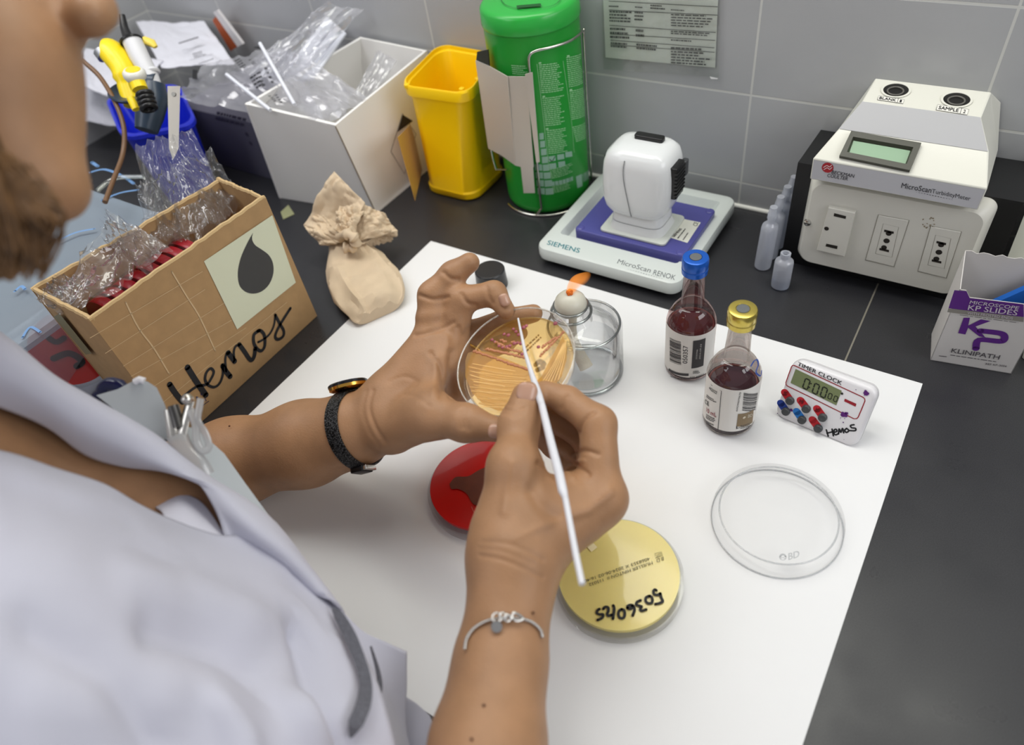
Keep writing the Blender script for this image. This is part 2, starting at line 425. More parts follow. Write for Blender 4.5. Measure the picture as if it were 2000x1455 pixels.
# ================================================================== the room
WY = 0.3678; LX = -1.056
def zh(x, y, py):
    lo, hi = 0.0, 0.4
    for _ in range(50):
        m = (lo+hi)/2; d = V3(x, y, m)-CAM; yy = CY-F*np.dot(d, UX)/np.dot(d, WX)
        if yy > py: lo = m
        else: hi = m
    return lo
def tiles(name, ua, u0, v0):
    m = bpy.data.materials.new(name); m.use_nodes = True; nt = m.node_tree; b = nt.nodes['Principled BSDF']
    tc = nt.nodes.new('ShaderNodeTexCoord'); sp = nt.nodes.new('ShaderNodeSeparateXYZ'); cb = nt.nodes.new('ShaderNodeCombineXYZ')
    nt.links.new(tc.outputs['Object'], sp.inputs[0])
    for i, (ax, off) in enumerate(((ua, u0), (2, v0))):
        a = nt.nodes.new('ShaderNodeMath'); a.operation = 'SUBTRACT'; nt.links.new(sp.outputs[ax], a.inputs[0]); a.inputs[1].default_value = off
        nt.links.new(a.outputs[0], cb.inputs[i])
    br = nt.nodes.new('ShaderNodeTexBrick'); br.offset = 0.0; br.squash = 1.0
    br.inputs['Scale'].default_value = 1.0; br.inputs['Brick Width'].default_value = 0.2; br.inputs['Row Height'].default_value = 0.1
    br.inputs['Mortar Size'].default_value = 0.0013; br.inputs['Mortar Smooth'].default_value = 0.25
    br.inputs['Color1'].default_value = (*lin((172, 173, 174)), 1); br.inputs['Color2'].default_value = (*lin((177, 178, 179)), 1)
    br.inputs['Mortar'].default_value = (*lin((205, 205, 200)), 1)
    nt.links.new(cb.outputs[0], br.inputs['Vector']); nt.links.new(br.outputs['Color'], b.inputs['Base Color'])
    b.inputs['Roughness'].default_value = 0.28
    n = nt.nodes.new('ShaderNodeTexNoise'); n.inputs['Scale'].default_value = 26; n.inputs['Detail'].default_value = 2; nt.links.new(cb.outputs[0], n.inputs['Vector'])
    mx = nt.nodes.new('ShaderNodeMath'); mx.operation = 'MULTIPLY_ADD'; nt.links.new(br.outputs['Fac'], mx.inputs[0]); mx.inputs[1].default_value = -1.0
    nt.links.new(n.outputs['Fac'], mx.inputs[2])
    bp = nt.nodes.new('ShaderNodeBump'); bp.inputs['Strength'].default_value = 0.35; bp.inputs['Distance'].default_value = 0.0012
    nt.links.new(mx.outputs[0], bp.inputs['Height']); nt.links.new(bp.outputs[0], b.inputs['Normal'])
    return m
struct(MB().box((LX, WY+.004, 0.56), (1.3, WY+0.05, 1.7)).build('wall_back_upper', M('wall_paint', (236, 236, 232), 0.6), smooth=0))
struct(MB().box((LX, WY, -0.9), (1.3, WY+0.05, 0.56)).build('wall_back', tiles('tile_back', 0, -0.0703-4, 0.0309-3), smooth=0))
struct(MB().box((LX-0.05, -1.4, -0.9), (LX, WY+0.05, 1.7)).build('wall_left', tiles('tile_left', 1, WY-4, 0.0309-3), smooth=0))
struct(MB().box((LX, -1.4, -0.95), (1.3, WY, -0.9)).build('floor', M('floor', (120, 122, 122), 0.5, var=0.1), smooth=0))
struct(MB().tube([(-0.9, WY-0.0005, 0.001), (0.6, WY-0.0005, 0.001)], 0.0028, 10).build('trim_1', M('caulk', (222, 221, 214), 0.4), smooth=60))

def counter_mat():
    m = M('counter', (31, 31, 33), 0.34, spec=0.6, bump=0.05, bscale=900); nt = m.node_tree; b = nt.nodes['Principled BSDF']
    tc = nt.nodes.new('ShaderNodeTexCoord'); sp = nt.nodes.new('ShaderNodeSeparateXYZ'); nt.links.new(tc.outputs['Object'], sp.inputs[0])
    a = nt.nodes.new('ShaderNodeMath'); a.operation = 'SUBTRACT'; nt.links.new(sp.outputs[0], a.inputs[0]); a.inputs[1].default_value = 0.0965
    c = nt.nodes.new('ShaderNodeMath'); c.operation = 'ABSOLUTE'; nt.links.new(a.outputs[0], c.inputs[0])
    l = nt.nodes.new('ShaderNodeMath'); l.operation = 'LESS_THAN'; nt.links.new(c.outputs[0], l.inputs[0]); l.inputs[1].default_value = 0.0007
    n = nt.nodes.new('ShaderNodeTexNoise'); n.inputs['Scale'].default_value = 1600; n.inputs['Detail'].default_value = 2; nt.links.new(tc.outputs['Object'], n.inputs['Vector'])
    n2 = nt.nodes.new('ShaderNodeTexNoise'); n2.inputs['Scale'].default_value = 14; n2.inputs['Detail'].default_value = 6; nt.links.new(tc.outputs['Object'], n2.inputs['Vector'])
    r = nt.nodes.new('ShaderNodeValToRGB'); r.color_ramp.elements[0].position = 0.30; r.color_ramp.elements[1].position = 0.86
    r.color_ramp.elements[0].color = (*lin((33, 33, 35)), 1); r.color_ramp.elements[1].color = (*lin((60, 60, 64)), 1)
    nt.links.new(n.outputs['Fac'], r.inputs[0])
    mx = nt.nodes.new('ShaderNodeMix'); mx.data_type = 'RGBA'; nt.links.new(l.outputs[0], mx.inputs[0]); nt.links.new(r.outputs[0], mx.inputs[6])
    mx.inputs[7].default_value = (*lin((128, 124, 112)), 1); nt.links.new(mx.outputs[2], b.inputs['Base Color'])
    mr = nt.nodes.new('ShaderNodeMapRange'); mr.inputs['From Min'].default_value = 0.35; mr.inputs['From Max'].default_value = 0.7
    mr.inputs['To Min'].default_value = 0.27; mr.inputs['To Max'].default_value = 0.45; nt.links.new(n2.outputs['Fac'], mr.inputs['Value'])
    nt.links.new(mr.outputs[0], b.inputs['Roughness'])
    return m
struct(MB().box((LX, -0.262, -0.03), (1.3, WY, 0.0)).build('countertop', counter_mat(), smooth=0))

WHITE = M('white_plastic', (226, 227, 226), 0.28)
BLACK = M('black_plastic', (24, 24, 25), 0.3)
INK = M('ink', (26, 26, 30), 0.6)
STEEL = M('steel', (205, 203, 196), 0.22, metal=1.0)
PAPER = M('paper', (228, 228, 228), 0.75, bump=0.03, bscale=60)
DISH = film('dish_plastic', (252, 252, 252), 0.2, 0.04, minf=0.02, maxf=0.35)

# paper sheet on the counter
sx0, sx1, sy1, sy0 = -0.3679, 0.1595, 0.1758, -0.2505
sh = MB().grid(lambda u, v: (sx0+(sx1-sx0)*u, sy0+(sy1-sy0)*v, 0.0006+0.0004*max(0, noise3((u*4, v*4, 0)))), 40, 32)
tag(sh.build('bench_paper', PAPER, smooth=80), 'large white sheet of paper flat on the black counter under the dishes', 'paper')

# ================================================================== petri dishes
def dish_body(mb, c, R, h, t=0.0012, up=True, n=72):
    """open pan; up: opening on top"""
    if up: prof = [(R-0.001, 0), (R, 0.001), (R, h), (R-t, h), (R-t, t), (1e-5, t)]
    else: prof = [(1e-5, h-t), (R-t, h-t), (R-t, 0), (R, 0), (R, h-0.001), (R-0.001, h)]
    mb.lathe(prof, c, n=n, cap0=True, cap1=True); return mb

# clear lid, face up
c = V3(0.0965, -0.0085, 0.0008)
t = thing('petri_dish_cover', 'empty clear round dish lid lying by itself on the paper below the timer', 'dish lid', c)
mb = MB(); mb.lathe([(0.0463, 0), (0.0468, 0), (0.0464, 0.0095), (0.0452, 0.0108), (0.0425, 0.0108), (0.0420, 0.0117), (0.0412, 0.0117), (0.0408, 0.0108), (1e-5, 0.0108)], c, n=96, cap0=False, cap1=False)
mb.build('lid', DISH, t, 30)
MB().torus(c+V3(0, 0, 0.0113), 0.0416, 0.0006, n=96).build('stacking_ring', film('ring_plastic', (240, 241, 242), 0.3, 0.08, minf=0.05, maxf=0.5, diffuse=.25, dcol=(235, 236, 238)), t, 60)
MB().torus(c+V3(0, 0, 0.0006), 0.0466, 0.0005, n=96).build('rim', MATS['ring_plastic'], t, 60)
S = Flat(c+V3(0, 0, 0.0109), (1, 0, 0), (0, 1, 0))
mk = Marks(S); mk.text('BD', (1540, 1094), (1561, 1088), (1540, 1081), 0.03)
mk.strip([(1529+6.5*math.cos(a), 1088+6*math.sin(a)) for a in np.linspace(0, 2*math.pi, 13)[:-1]], 0.0005, True, 3)
mk.strip([(1524, 1088), (1527, 1084), (1531, 1084), (1534, 1087)], 0.0009); mk.strip([(1524, 1091), (1529, 1089), (1534, 1091)], 0.0005)
mk.build('moulded_logo', M('frost', (176, 178, 180), 0.5), t)

# yellow agar dish, upside down in its lid
c = V3(0.0155, -0.1072, 0.0008)
t = thing('petri_dish', 'upside-down clear dish of pale yellow agar with digits in black marker', 'petri dish', c)
MB().lathe([(1e-5, 0), (0.0455, 0), (0.0463, 0.0006), (0.0463, 0.0085), (0.0455, 0.0085), (0.0455, 0.001), (1e-5, 0.001)], c, n=96).build('lid', DISH, t, 30)
MB().lathe([(0.0437, 0.0012), (0.0437, 0.0135), (0.0428, 0.0146), (0.0415, 0.0146), (0.0412, 0.0142), (1e-5, 0.0142)], c, n=96, cap0=False, cap1=False).build('base', film('yellow_dish_plastic', (252, 251, 244), 0.15, 0.08, minf=0.02, maxf=.3), t, 30)
AG = M('yellow_agar', (234, 218, 146), 0.35, sss=0.25, sssr=(1, 0.8, 0.3), var=0.03, vscale=40)
MB().lathe([(0.0425, 0.0095), (0.0428, 0.0138), (1e-5, 0.0138)], c, n=96, cap0=True).build('agar', AG, t, 40)
S = Flat(c+V3(0, 0, 0.0146), (1, 0, 0), (0, 1, 0))
mk = Marks(S)
def zq(x, y): return (1150+x/12.5, 1140+y/12.5)
for st in ([(1650, 165), (1610, 145), (1580, 190), (1600, 260), (1680, 275), (1750, 240)], [(1750, 240), (1765, 330), (1805, 430), (1720, 480), (1625, 500)],
           [(1480, 300), (1400, 340), (1390, 420), (1450, 480), (1530, 470), (1555, 400), (1530, 320), (1480, 300)],
           [(1265, 405), (1180, 450), (1160, 510), (1230, 540), (1290, 560), (1255, 620), (1290, 665), (1400, 630)],
           [(945, 590), (960, 540), (1040, 520), (1100, 560), (1115, 650), (1070, 780)], [(945, 590), (990, 620), (1050, 590), (1060, 540)],
           [(800, 625), (740, 670), (725, 760), (770, 840), (850, 830), (880, 740), (860, 650), (800, 625)],
           [(600, 530), (620, 600), (610, 720), (590, 860)],
           [(355, 620), (400, 570), (470, 580), (480, 660), (450, 740), (480, 785), (560, 760)],
           [(260, 620), (210, 660), (200, 720), (260, 750), (345, 750), (330, 830), (215, 890)]):
    mk.strip([zq(*q) for q in st], 0.0019)
mk.build('marker_digits', INK, t)
mk = Marks(S)
for s_, bl, br, tl in (('MUELLER HINTON II  115032', (1273.5, 1096), (1150, 1139.5), (1275.3, 1101.6)), ('4068353 X 2024-06-02 16:40', (1268, 1088), (1141, 1132.5), (1270, 1093.6)),
                       ('B D', (1295.5, 1087), (1282, 1092), (1296.5, 1094)), ('LOT', (1291, 1079.5), (1281, 1083.5), (1292.5, 1085))):
    mk.text(s_, bl, br, tl, 0.0)
mk.strip([(1279, 1081), (1292, 1078), (1294, 1085), (1281, 1090)], 0.00025, True, 1)
mk.build('printed_text', M('grey_ink', (74, 70, 50), 0.6), t)
mk = Marks(S); mk.poly([(1137, 1057), (1147, 1049), (1167, 1069), (1155, 1078)]); mk.build('clear_tape', M('tape_pale', (238, 224, 178), 0.35), t)

# red agar dish under the hand
c = V3(-0.1148, -0.0878, 0.0008)
t = thing('petri_dish', 'clear dish of bright red agar with a brown growth patch, partly behind the hand', 'petri dish', c)
MB().lathe([(1e-5, 0), (0.0455, 0), (0.0463, 0.0006), (0.0463, 0.0085), (0.0455, 0.0085), (0.0455, 0.001), (1e-5, 0.001)], c, n=96).build('lid', DISH, t, 30)
MB().lathe([(0.0437, 0.0012), (0.0437, 0.0135), (0.0428, 0.0146), (0.0415, 0.0146), (0.0412, 0.0142), (1e-5, 0.0142)], c, n=96, cap0=False, cap1=False).build('base', DISH, t, 30)
MB().lathe([(0.0425, 0.0095), (0.0430, 0.0138), (1e-5, 0.0138)], c, n=96).build('agar', M('red_agar', (212, 6, 8), 0.3), t, 40)
S = Flat(c+V3(0, 0, 0.0147), (1, 0, 0), (0, 1, 0))
mk = Marks(S); pat = cr([np.array(p, float) for p in ((878, 945), (890, 932), (915, 930), (938, 917), (975, 905), (1010, 915), (1020, 950), (990, 985), (950, 988), (925, 985), (912, 965), (895, 955), (882, 955), (878, 945))], 5)[:-1]
mk.poly([tuple(p) for p in pat]); mk.build('growth_patch', M('growth', (104, 50, 34), 0.55, var=0.12, vscale=180), t)
mk = Marks(S, 0.0002); mk.strip([(921, 990), (926, 1000), (934, 1006), (940, 1016), (948, 1020)], 0.0007); mk.build('growth_trace', M('growth_pale', (210, 96, 86), 0.4), t)

# ================================================================== spirit lamp and cap
c = V3(-0.1035, 0.0682, 0.0008)
t = thing('spirit_lamp', 'round glass spirit lamp with a white wick holder, burning between dish and bottles', 'lamp', c)
GLASS = film('lamp_glass', (254, 254, 254), 0.22, 0.02, minf=0.03, maxf=0.55)
R = 0.0335; zt = zh(c[0]+0.0, c[1], 626)-0.004
zn = V3(-0.0115, 0.0, 0)                      # the neck stands off centre
def lofted(prof):
    out = []
    for r, z, k in prof: out.append([c+zn*k+V3(r*math.cos(a), r*math.sin(a), z) for a in np.linspace(0, 2*math.pi, 65)[:-1]])
    return out
out_ = [(0.028, 0, 0), (R-0.001, 0.0006, 0), (R, 0.003, 0), (R, zt-0.004, 0), (R-0.001, zt-0.0012, 0), (R-0.0035, zt, 0), (0.027, zt+0.0004, .2), (0.0205, zt+0.0015, .8), (0.0165, zt+0.004, 1),
        (0.0158, zt+0.0075, 1), (0.0182, zt+0.0085, 1), (0.0186, zt+0.011, 1), (0.0165, zt+0.0125, 1), (0.0165, zt+0.0155, 1), (0.0155, zt+0.017, 1)]
in_ = [(0.0138, zt+0.017, 1), (0.0138, zt+0.006, 1), (0.017, zt+0.001, .9), (0.024, zt-0.0005, .3), (R-0.0065, zt-0.003, 0), (R-0.0032, zt-0.007, 0), (R-0.0032, 0.006, 0), (R-0.006, 0.004, 0)]
MB().loft(lofted(out_+in_)).build('glass_body', GLASS, t, 40)
lv = 0.6*zt
MB().torus(c+V3(0, 0, zt-.0006), R-.0022, .0011, n=80).build('shoulder_edge', film('glass_edge', (226, 232, 232), .5, .03, minf=.15, maxf=.9), t, 60)
MB().torus(c+V3(0, 0, .0022), R-.0022, .0016, n=80).build('base_edge', MATS['glass_edge'], t, 60)
MB().torus(c+zn+V3(0, 0, zt+.0098), .0172, .0012, n=64).build('neck_ring', MATS['glass_edge'], t, 60)
MB().torus(c+zn+V3(0, 0, zt+.0168), .0148, .0009, n=64).build('mouth_ring', MATS['glass_edge'], t, 60)
MB().loft(lofted([(R-0.007, 0.0045, 0), (R-0.0036, 0.0066, 0), (R-0.0036, lv, 0)])).build('spirit', film('spirit', (251, 252, 253), 0.2, 0.02, minf=0.03, maxf=.5), t, 40)
n0 = c+zn
MB().lathe([(0.0125, zt+0.012), (0.0138, zt+0.0172), (0.0142, zt+0.0185), (0.0128, zt+0.0235), (0.0092, zt+0.0275), (0.0045, zt+0.0295), (0.003, zt+0.0297)], n0, n=40).build('wick_holder', M('ceramic', (204, 201, 186), 0.35, var=0.05), t, 60)
w = [n0+V3(0.001*math.sin(i), 0.001*math.cos(i*1.3), z) for i, z in enumerate(np.linspace(zt+0.012, 0.012, 9))]
w[-3:] = [w[-3]+V3(0.003, -0.001, 0), w[-2]+V3(0.008, -0.003, 0), w[-1]+V3(0.014, -0.006, 0)]
MB().tube(w, [0.004, 0.0037, 0.0036, 0.0036, 0.0038, 0.0042, 0.005, 0.006, 0.0065], 14).build('wick', M('wick', (206, 198, 180), 0.9, bump=0.6, bscale=500), t, 60)
mb = MB()
for i in range(9): mb.ball(n0+V3(0.0016*math.cos(i*2.4), 0.0016*math.sin(i*2.4), zt+0.0300+0.0003*i), 0.0016, 8, 6)
mb.build('wick_tip', M('wick_tip', (178, 92, 30), 0.8, bump=0.5, bscale=900, emit=(255, 120, 30), estr=0.25), t, 60)
fb = D(1122, 572, 0.628); ft = D(1151, 536, 0.628)
def flame_mat():
    m = bpy.data.materials.new('flame'); m.use_nodes = True; nt = m.node_tree
    for n in list(nt.nodes): nt.nodes.remove(n)
    out = nt.nodes.new('ShaderNodeOutputMaterial'); tr = nt.nodes.new('ShaderNodeBsdfTransparent'); em = nt.nodes.new('ShaderNodeEmission')
    em.inputs['Color'].default_value = (1.0, 0.32, 0.045, 1); em.inputs['Strength'].default_value = 1.3
    lw = nt.nodes.new('ShaderNodeLayerWeight'); lw.inputs['Blend'].default_value = 0.4
    tc = nt.nodes.new('ShaderNodeTexCoord'); sp = nt.nodes.new('ShaderNodeSeparateXYZ'); nt.links.new(tc.outputs['Generated'], sp.inputs[0])
    rm = nt.nodes.new('ShaderNodeValToRGB'); e = rm.color_ramp.elements; e[0].position = 0.25; e[0].color = (0, 0, 0, 1); e[1].position = 0.7; e[1].color = (1, 1, 1, 1)
    nt.links.new(sp.outputs[2], rm.inputs[0])
    iv = nt.nodes.new('ShaderNodeMath'); iv.operation = 'SUBTRACT'; iv.inputs[0].default_value = 1.0; nt.links.new(lw.outputs['Facing'], iv.inputs[1])
    mu = nt.nodes.new('ShaderNodeMath'); mu.operation = 'MULTIPLY'; nt.links.new(iv.outputs[0], mu.inputs[0]); nt.links.new(rm.outputs[0], mu.inputs[1])
    m2 = nt.nodes.new('ShaderNodeMath'); m2.operation = 'MULTIPLY'; nt.links.new(mu.outputs[0], m2.inputs[0]); m2.inputs[1].default_value = 0.7
    mx = nt.nodes.new('ShaderNodeMixShader'); nt.links.new(m2.outputs[0], mx.inputs[0]); nt.links.new(tr.outputs[0], mx.inputs[1]); nt.links.new(em.outputs[0], mx.inputs[2])
    nt.links.new(mx.outputs[0], out.inputs[0]); return m
f0 = n0+V3(0, 0, zt+0.031)
pts = cr([f0, f0+(ft-f0)*0.35+V3(-0.001, 0, 0.003), f0+(ft-f0)*0.7+V3(0.0, 0, 0.0015), ft], 5)
MB().tube(pts, [0.0018+0.0040*math.sin(math.pi*min(1, i/(len(pts)-1)*0.9+0.08))**1.0 if i < len(pts)-1 else 0.0006 for i in range(len(pts))], 18).build('flame', flame_mat(), t, 80)

c = V3(-0.2555, 0.1375, 0.0008); hz = zh(c[0], c[1], 527)
t = thing('snuffer_cap', 'short black cylindrical cap standing on the paper behind the raised fingers', 'cap', c)
MB().lathe([(0.0165, 0), (0.0170, 0.0004), (0.0160, hz-0.0012), (0.0152, hz-0.0002), (0.0143, hz), (0.0138, hz-0.0004), (1e-5, hz-0.0004)], c, n=64).build('cap_shell', M('cap_black', (38, 38, 40), 0.3, bump=0.05, bscale=400), t, 30)
MB().torus(c+V3(0, 0, hz-0.0006), 0.0150, 0.0004, n=64).build('cap_edge', M('cap_edge', (52, 52, 56), 0.25), t, 60)

# ================================================================== culture bottles
def bottle(c, top, name_label, capcol, cap_name, liquid, tint, LH, wallR=0.0212):
    c = np.asarray(c, float); H = top
    t = thing('culture_bottle', name_label, 'bottle', c, 'blood culture bottles')
    Rb = wallR; hs = 0.062*H/0.137; hn = 0.083*H/0.137
    G = film('bottle_glass_'+cap_name, tint, 0.30, 0.03, minf=0.05, maxf=.6)
    prof = [(0.017, 0), (Rb-0.0012, 0.0008), (Rb, 0.003), (Rb, hs), (Rb-0.001, hs+0.005), (Rb-0.0045, hs+0.0125), (0.0125, hs+0.0185), (0.0102, hn), (0.0097, hn+0.003), (0.0082, H-0.016), (0.0082, H-0.012)]
    MB().lathe(prof, c, n=64, cap1=False).build('glass_body', G, t, 50)
    lh = LH
    MB().lathe([(0.0165, 0.0012), (Rb-0.001, 0.0035), (Rb-0.0010, lh)], c, n=64).build('liquid', M('broth_'+cap_name, liquid, 0.12, spec=0.4), t, 50)
    MB().torus(c+V3(0, 0, lh), Rb-0.0026, 0.0009, n=64).build('froth', M('froth', (116, 62, 60), 0.4, bump=0.4, bscale=600), t, 60)
    CM = M('cap_'+cap_name, capcol, 0.25, metal=0.85 if cap_name == 'gold' else 0.3)
    MB().lathe([(0.0098, H-0.0155), (0.0104, H-0.0150), (0.0106, H-0.0105), (0.0102, H-0.0098), (0.0106, H-0.0090), (0.0107, H-0.0022), (0.0100, H-0.0004), (0.0090, H), (0.0052, H), (0.0048, H-0.0006)], c, n=48).build('cap', CM, t, 30)
    MB().lathe([(0.0046, H-0.0008), (0.0046, H+0.0001), (0.0040, H+0.0002)], c, n=32).build('septum', M('rubber', (96, 99, 100), 0.6), t, 40)
    return t, hs, hn
pb = V3(-0.0238, 0.1140, 0.0008); Hb = zh(pb[0], pb[1], 503)
tb, hs, hn = bottle(pb, Hb, 'culture bottle with a blue cap and label 050357, behind the gold-capped one', (28, 92, 190), 'blue', (74, 26, 30), (244, 228, 226), 0.053)
S = Round(pb, 0.0214)
def label_band(S, a0, a1, z0, z1, mat, parent, notch=None):
    mb = MB(); n = 48
    mb.grid(lambda u, v: S.to3((a0+(a1-a0)*u), z0+(z1-z0)*v, 0.0), n, 6); mb.build('paper_label', mat, parent, 80)
LAB = M('label_paper', (224, 221, 216), 0.5)
def span(S, pl, pr): return S.to2(*pl)[0], S.to2(*pr)[0]
u0, _ = S.to2(1306, 690); u1, _ = S.to2(1388, 690)
zl0 = S.to2(1345, 742)[1]; zl1 = S.to2(1345, 656)[1]
label_band(S, u0-0.010, u1+0.006, max(zl0, 0.006), zl1, LAB, tb)
mk = Marks(S, 0.0003)
def q1(x, y): return (1290+x/6.06, 620+y/6.06)
mk.bars(q1(112, 510), q1(112, 232), q1(245, 560), 26, 3)
mk.text('050357', q1(318, 545), q1(325, 338), q1(262, 540), 0.0)
mk.poly([q1(365, 602), q1(505, 567), q1(533, 240), q1(388, 275)])
mk.poly([q1(100, 625), q1(333, 690), q1(333, 662), q1(100, 600)])
mk.text('REF 442023', q1(350, 722), q1(512, 682), q1(350, 700), 0.01)
mk.rows(q1(115, 700), q1(310, 722), q1(115, 685), 1, 4); mk.rows(q1(385, 668), q1(470, 655), q1(385, 630), 3, 8)
mk.build('printed_text', M('dark_ink', (58, 56, 58), 0.6), tb)
mk = Marks(S, 0.0005); mk.text('2024-09-03', q1(470, 490), q1(487, 310), q1(452, 490)); mk.text('3335946', q1(432, 490), q1(442, 375), q1(414, 490))
mk.build('printed_date', M('pale_ink', (196, 194, 190), 0.6), tb)

pg = V3(0.0300, 0.0704, 0.0008); Hg = zh(pg[0], pg[1], 604)
tg, hs, hn = bottle(pg, Hg, 'culture bottle with a gold cap and dark broth, in front, beside the timer', (214, 194, 98), 'gold', (62, 32, 42), (242, 236, 232), 0.046)
S = Round(pg, 0.0214)
u0, _ = S.to2(1381, 790); u1, _ = S.to2(1474, 790)
zl0 = S.to2(1425, 843)[1]; zl1 = S.to2(1430, 762)[1]
label_band(S, u0-0.008, u1+0.008, max(zl0, 0.006), zl1, LAB, tg)
mk = Marks(S, 0.0003)
mk.strip([q1(600, 795), q1(722, 868), q1(680, 1335)], 0.0005, n=1); mk.strip([q1(680, 1335), q1(540, 1230)], 0.0005, n=1)
mk.text('442022', q1(575, 840), q1(665, 905), q1(583, 812), 0.01)
mk.rows(q1(545, 940), q1(675, 1015), q1(550, 905), 2, 3); mk.rows(q1(540, 1190), q1(665, 1250), q1(545, 1135), 3, 5); mk.rows(q1(545, 1260), q1(640, 1310), q1(548, 1215), 2, 6)
mk.text('CE', q1(530, 1010), q1(575, 1050), q1(532, 960), 0.01)
mk.bars(q1(968, 1100), q1(985, 885), q1(1120, 1090), 24, 7)
mk.text('449399070670', q1(912, 1115), q1(955, 885), q1(893, 1110), 0.0)
mk.rows(q1(715, 1350), q1(990, 1345), q1(715, 1330), 1, 9); mk.rows(q1(945, 1320), q1(1075, 1270), q1(945, 1270), 3, 9)
mk.text('L', q1(897, 1318), q1(940, 1300), q1(897, 1285), 0.03)
mk.build('printed_text', MATS['dark_ink'], tg)
mk = Marks(S, 0.0004); mk.text('10 mL', q1(548, 1110), q1(662, 1180), q1(552, 1060), 0.01); mk.build('printed_volume', M('red_ink', (150, 50, 66), 0.6), tg)
mk = Marks(S, 0.0003); mk.poly([q1(898, 1288), q1(1085, 1240), q1(1100, 1085), q1(918, 1140)]); mk.build('brown_panel', M('brown_panel', (128, 108, 78), 0.5), tg)
mk = Marks(S, 0.0005); mk.dots([q1(988, 1180)], 0.0013); mk.text('BD', q1(1030, 1180), q1(1080, 1165), q1(1030, 1145), 0.02); mk.build('panel_logo', M('panel_pale', (210, 200, 180), 0.5), tg)
S2 = Round(pg, 0.0205); mk = Marks(S2, 0.0016)
mk.strip([(1465, 712), (1470, 703), (1476, 700), (1478, 710), (1474, 725), (1482, 732), (1484, 722)], 0.0012); mk.build('marker_digit', M('blue_marker', (30, 76, 170), 0.5), tg)

# ================================================================== timer
xl, xr = 0.0626, 0.1283
BL = Zp(1512, 812, 0.0012); BR = Zp(1668, 877, 0.0012)
ex = nrm(BR-BL); nh = V3(-ex[1], ex[0], 0)                      # nh points away from the viewer
lean = math.radians(24); ey = V3(0, 0, 1)*math.cos(lean)+nh*math.sin(lean); nf = np.cross(ex, ey)
Wt = np.linalg.norm(BR-BL)+0.0015
S = Flat(BL, ex, ey)
Ht = 0.5*(S.to2(1545, 697)[1]+S.to2(1715, 765)[1])
t = thing('kitchen_timer', 'white digital timer on a stand, with six dark buttons and black handwriting', 'timer', (BL+BR)/2)
cen = BL+ex*(Wt/2-0.0005)+ey*Ht/2
MB().rbox(cen-nf*0.0125, (Wt, Ht, 0.0125), 0.0085, 0.003, X=ex, Z=nf, n=8).build('case', M('timer_white', (226, 224, 226), 0.3), t, 50)
MB().rbox(cen-nf*0.0072+ex*0.0, (Wt+0.0006, Ht+0.0006, 0.0012), 0.0088, 0.0003, X=ex, Z=nf, n=8).build('case_seam', M('seam', (196, 194, 196), 0.4), t, 40)
mb = MB(); bk = BL+ex*Wt/2-nf*0.012+ey*Ht*0.55
foot = bk - nf*0.010; foot[2] = 0.001; foot = foot+nh*0.012
for sgn in (-1, 1): mb.tube([bk+ex*0.014*sgn, foot+ex*0.014*sgn], 0.0012, 8)
mb.tube([foot-ex*0.014, foot+ex*0.014], 0.0012, 8); mb.build('stand', STEEL, t)
def q2(x, y): return (1500+x/6.93, 680+y/6.93)
mk = Marks(S); mk.text('TIMER CLOCK', q2(397, 232), q2(993, 502), q2(412, 182), 0.03, raw=False); mk.build('printed_title', INK, t)
mk = Marks(S)
mk.strip([q2(*p) for p in ((350, 230), (700, 390), (1000, 530), (1285, 662), (1308, 682), (1313, 712), (1270, 820), (1220, 935), (1200, 953), (1165, 955), (860, 805), (560, 655), (265, 512), (243, 492), (242, 465), (280, 355), (318, 252), (332, 234))], 0.0008, True, 1)
mk.poly([q2(1040, 682), q2(1198, 752), q2(1186, 792), q2(1030, 718)]); mk.build('red_border', M('timer_red', (150, 26, 40), 0.5), t)
mk = Marks(S, 0.0002); mk.poly([q2(375, 280), q2(1000, 575), q2(925, 772), q2(305, 468)]); mk.build('lcd_screen', M('lcd', (120, 130, 92), 0.25), t)
mk = Marks(S, 0.0004)
def seg(x0, y0, dx, dy, ux, uy, w):      # one 0 digit as six bars
    A = np.array([x0, y0], float); u_ = np.array([ux, uy], float); v_ = np.array([dx, dy], float)
    P = [A, A+v_*0.5, A+v_, A+v_+u_, A+v_*0.5+u_, A+u_]
    for i in range(6):
        a, b = P[i], P[(i+1) % 6]; d = (b-a)*0.08
        mk.strip([q2(*(a+d)), q2(*(b-d))], w, n=1)
seg(470, 530, 42, -125, 62, 32, 0.0010); seg(598, 595, 42, -125, 62, 32, 0.0010); seg(706, 643, 42, -125, 62, 32, 0.0010)
seg(808, 672, 24, -68, 42, 20, 0.0007); seg(884, 708, 24, -68, 42, 20, 0.0007)
mk.dots([q2(562, 530), q2(584, 478)], 0.0006); mk.dots([q2(1003, 613)], 0.0010)
mk.build('lcd_digits', M('lcd_ink', (30, 34, 24), 0.5), t)
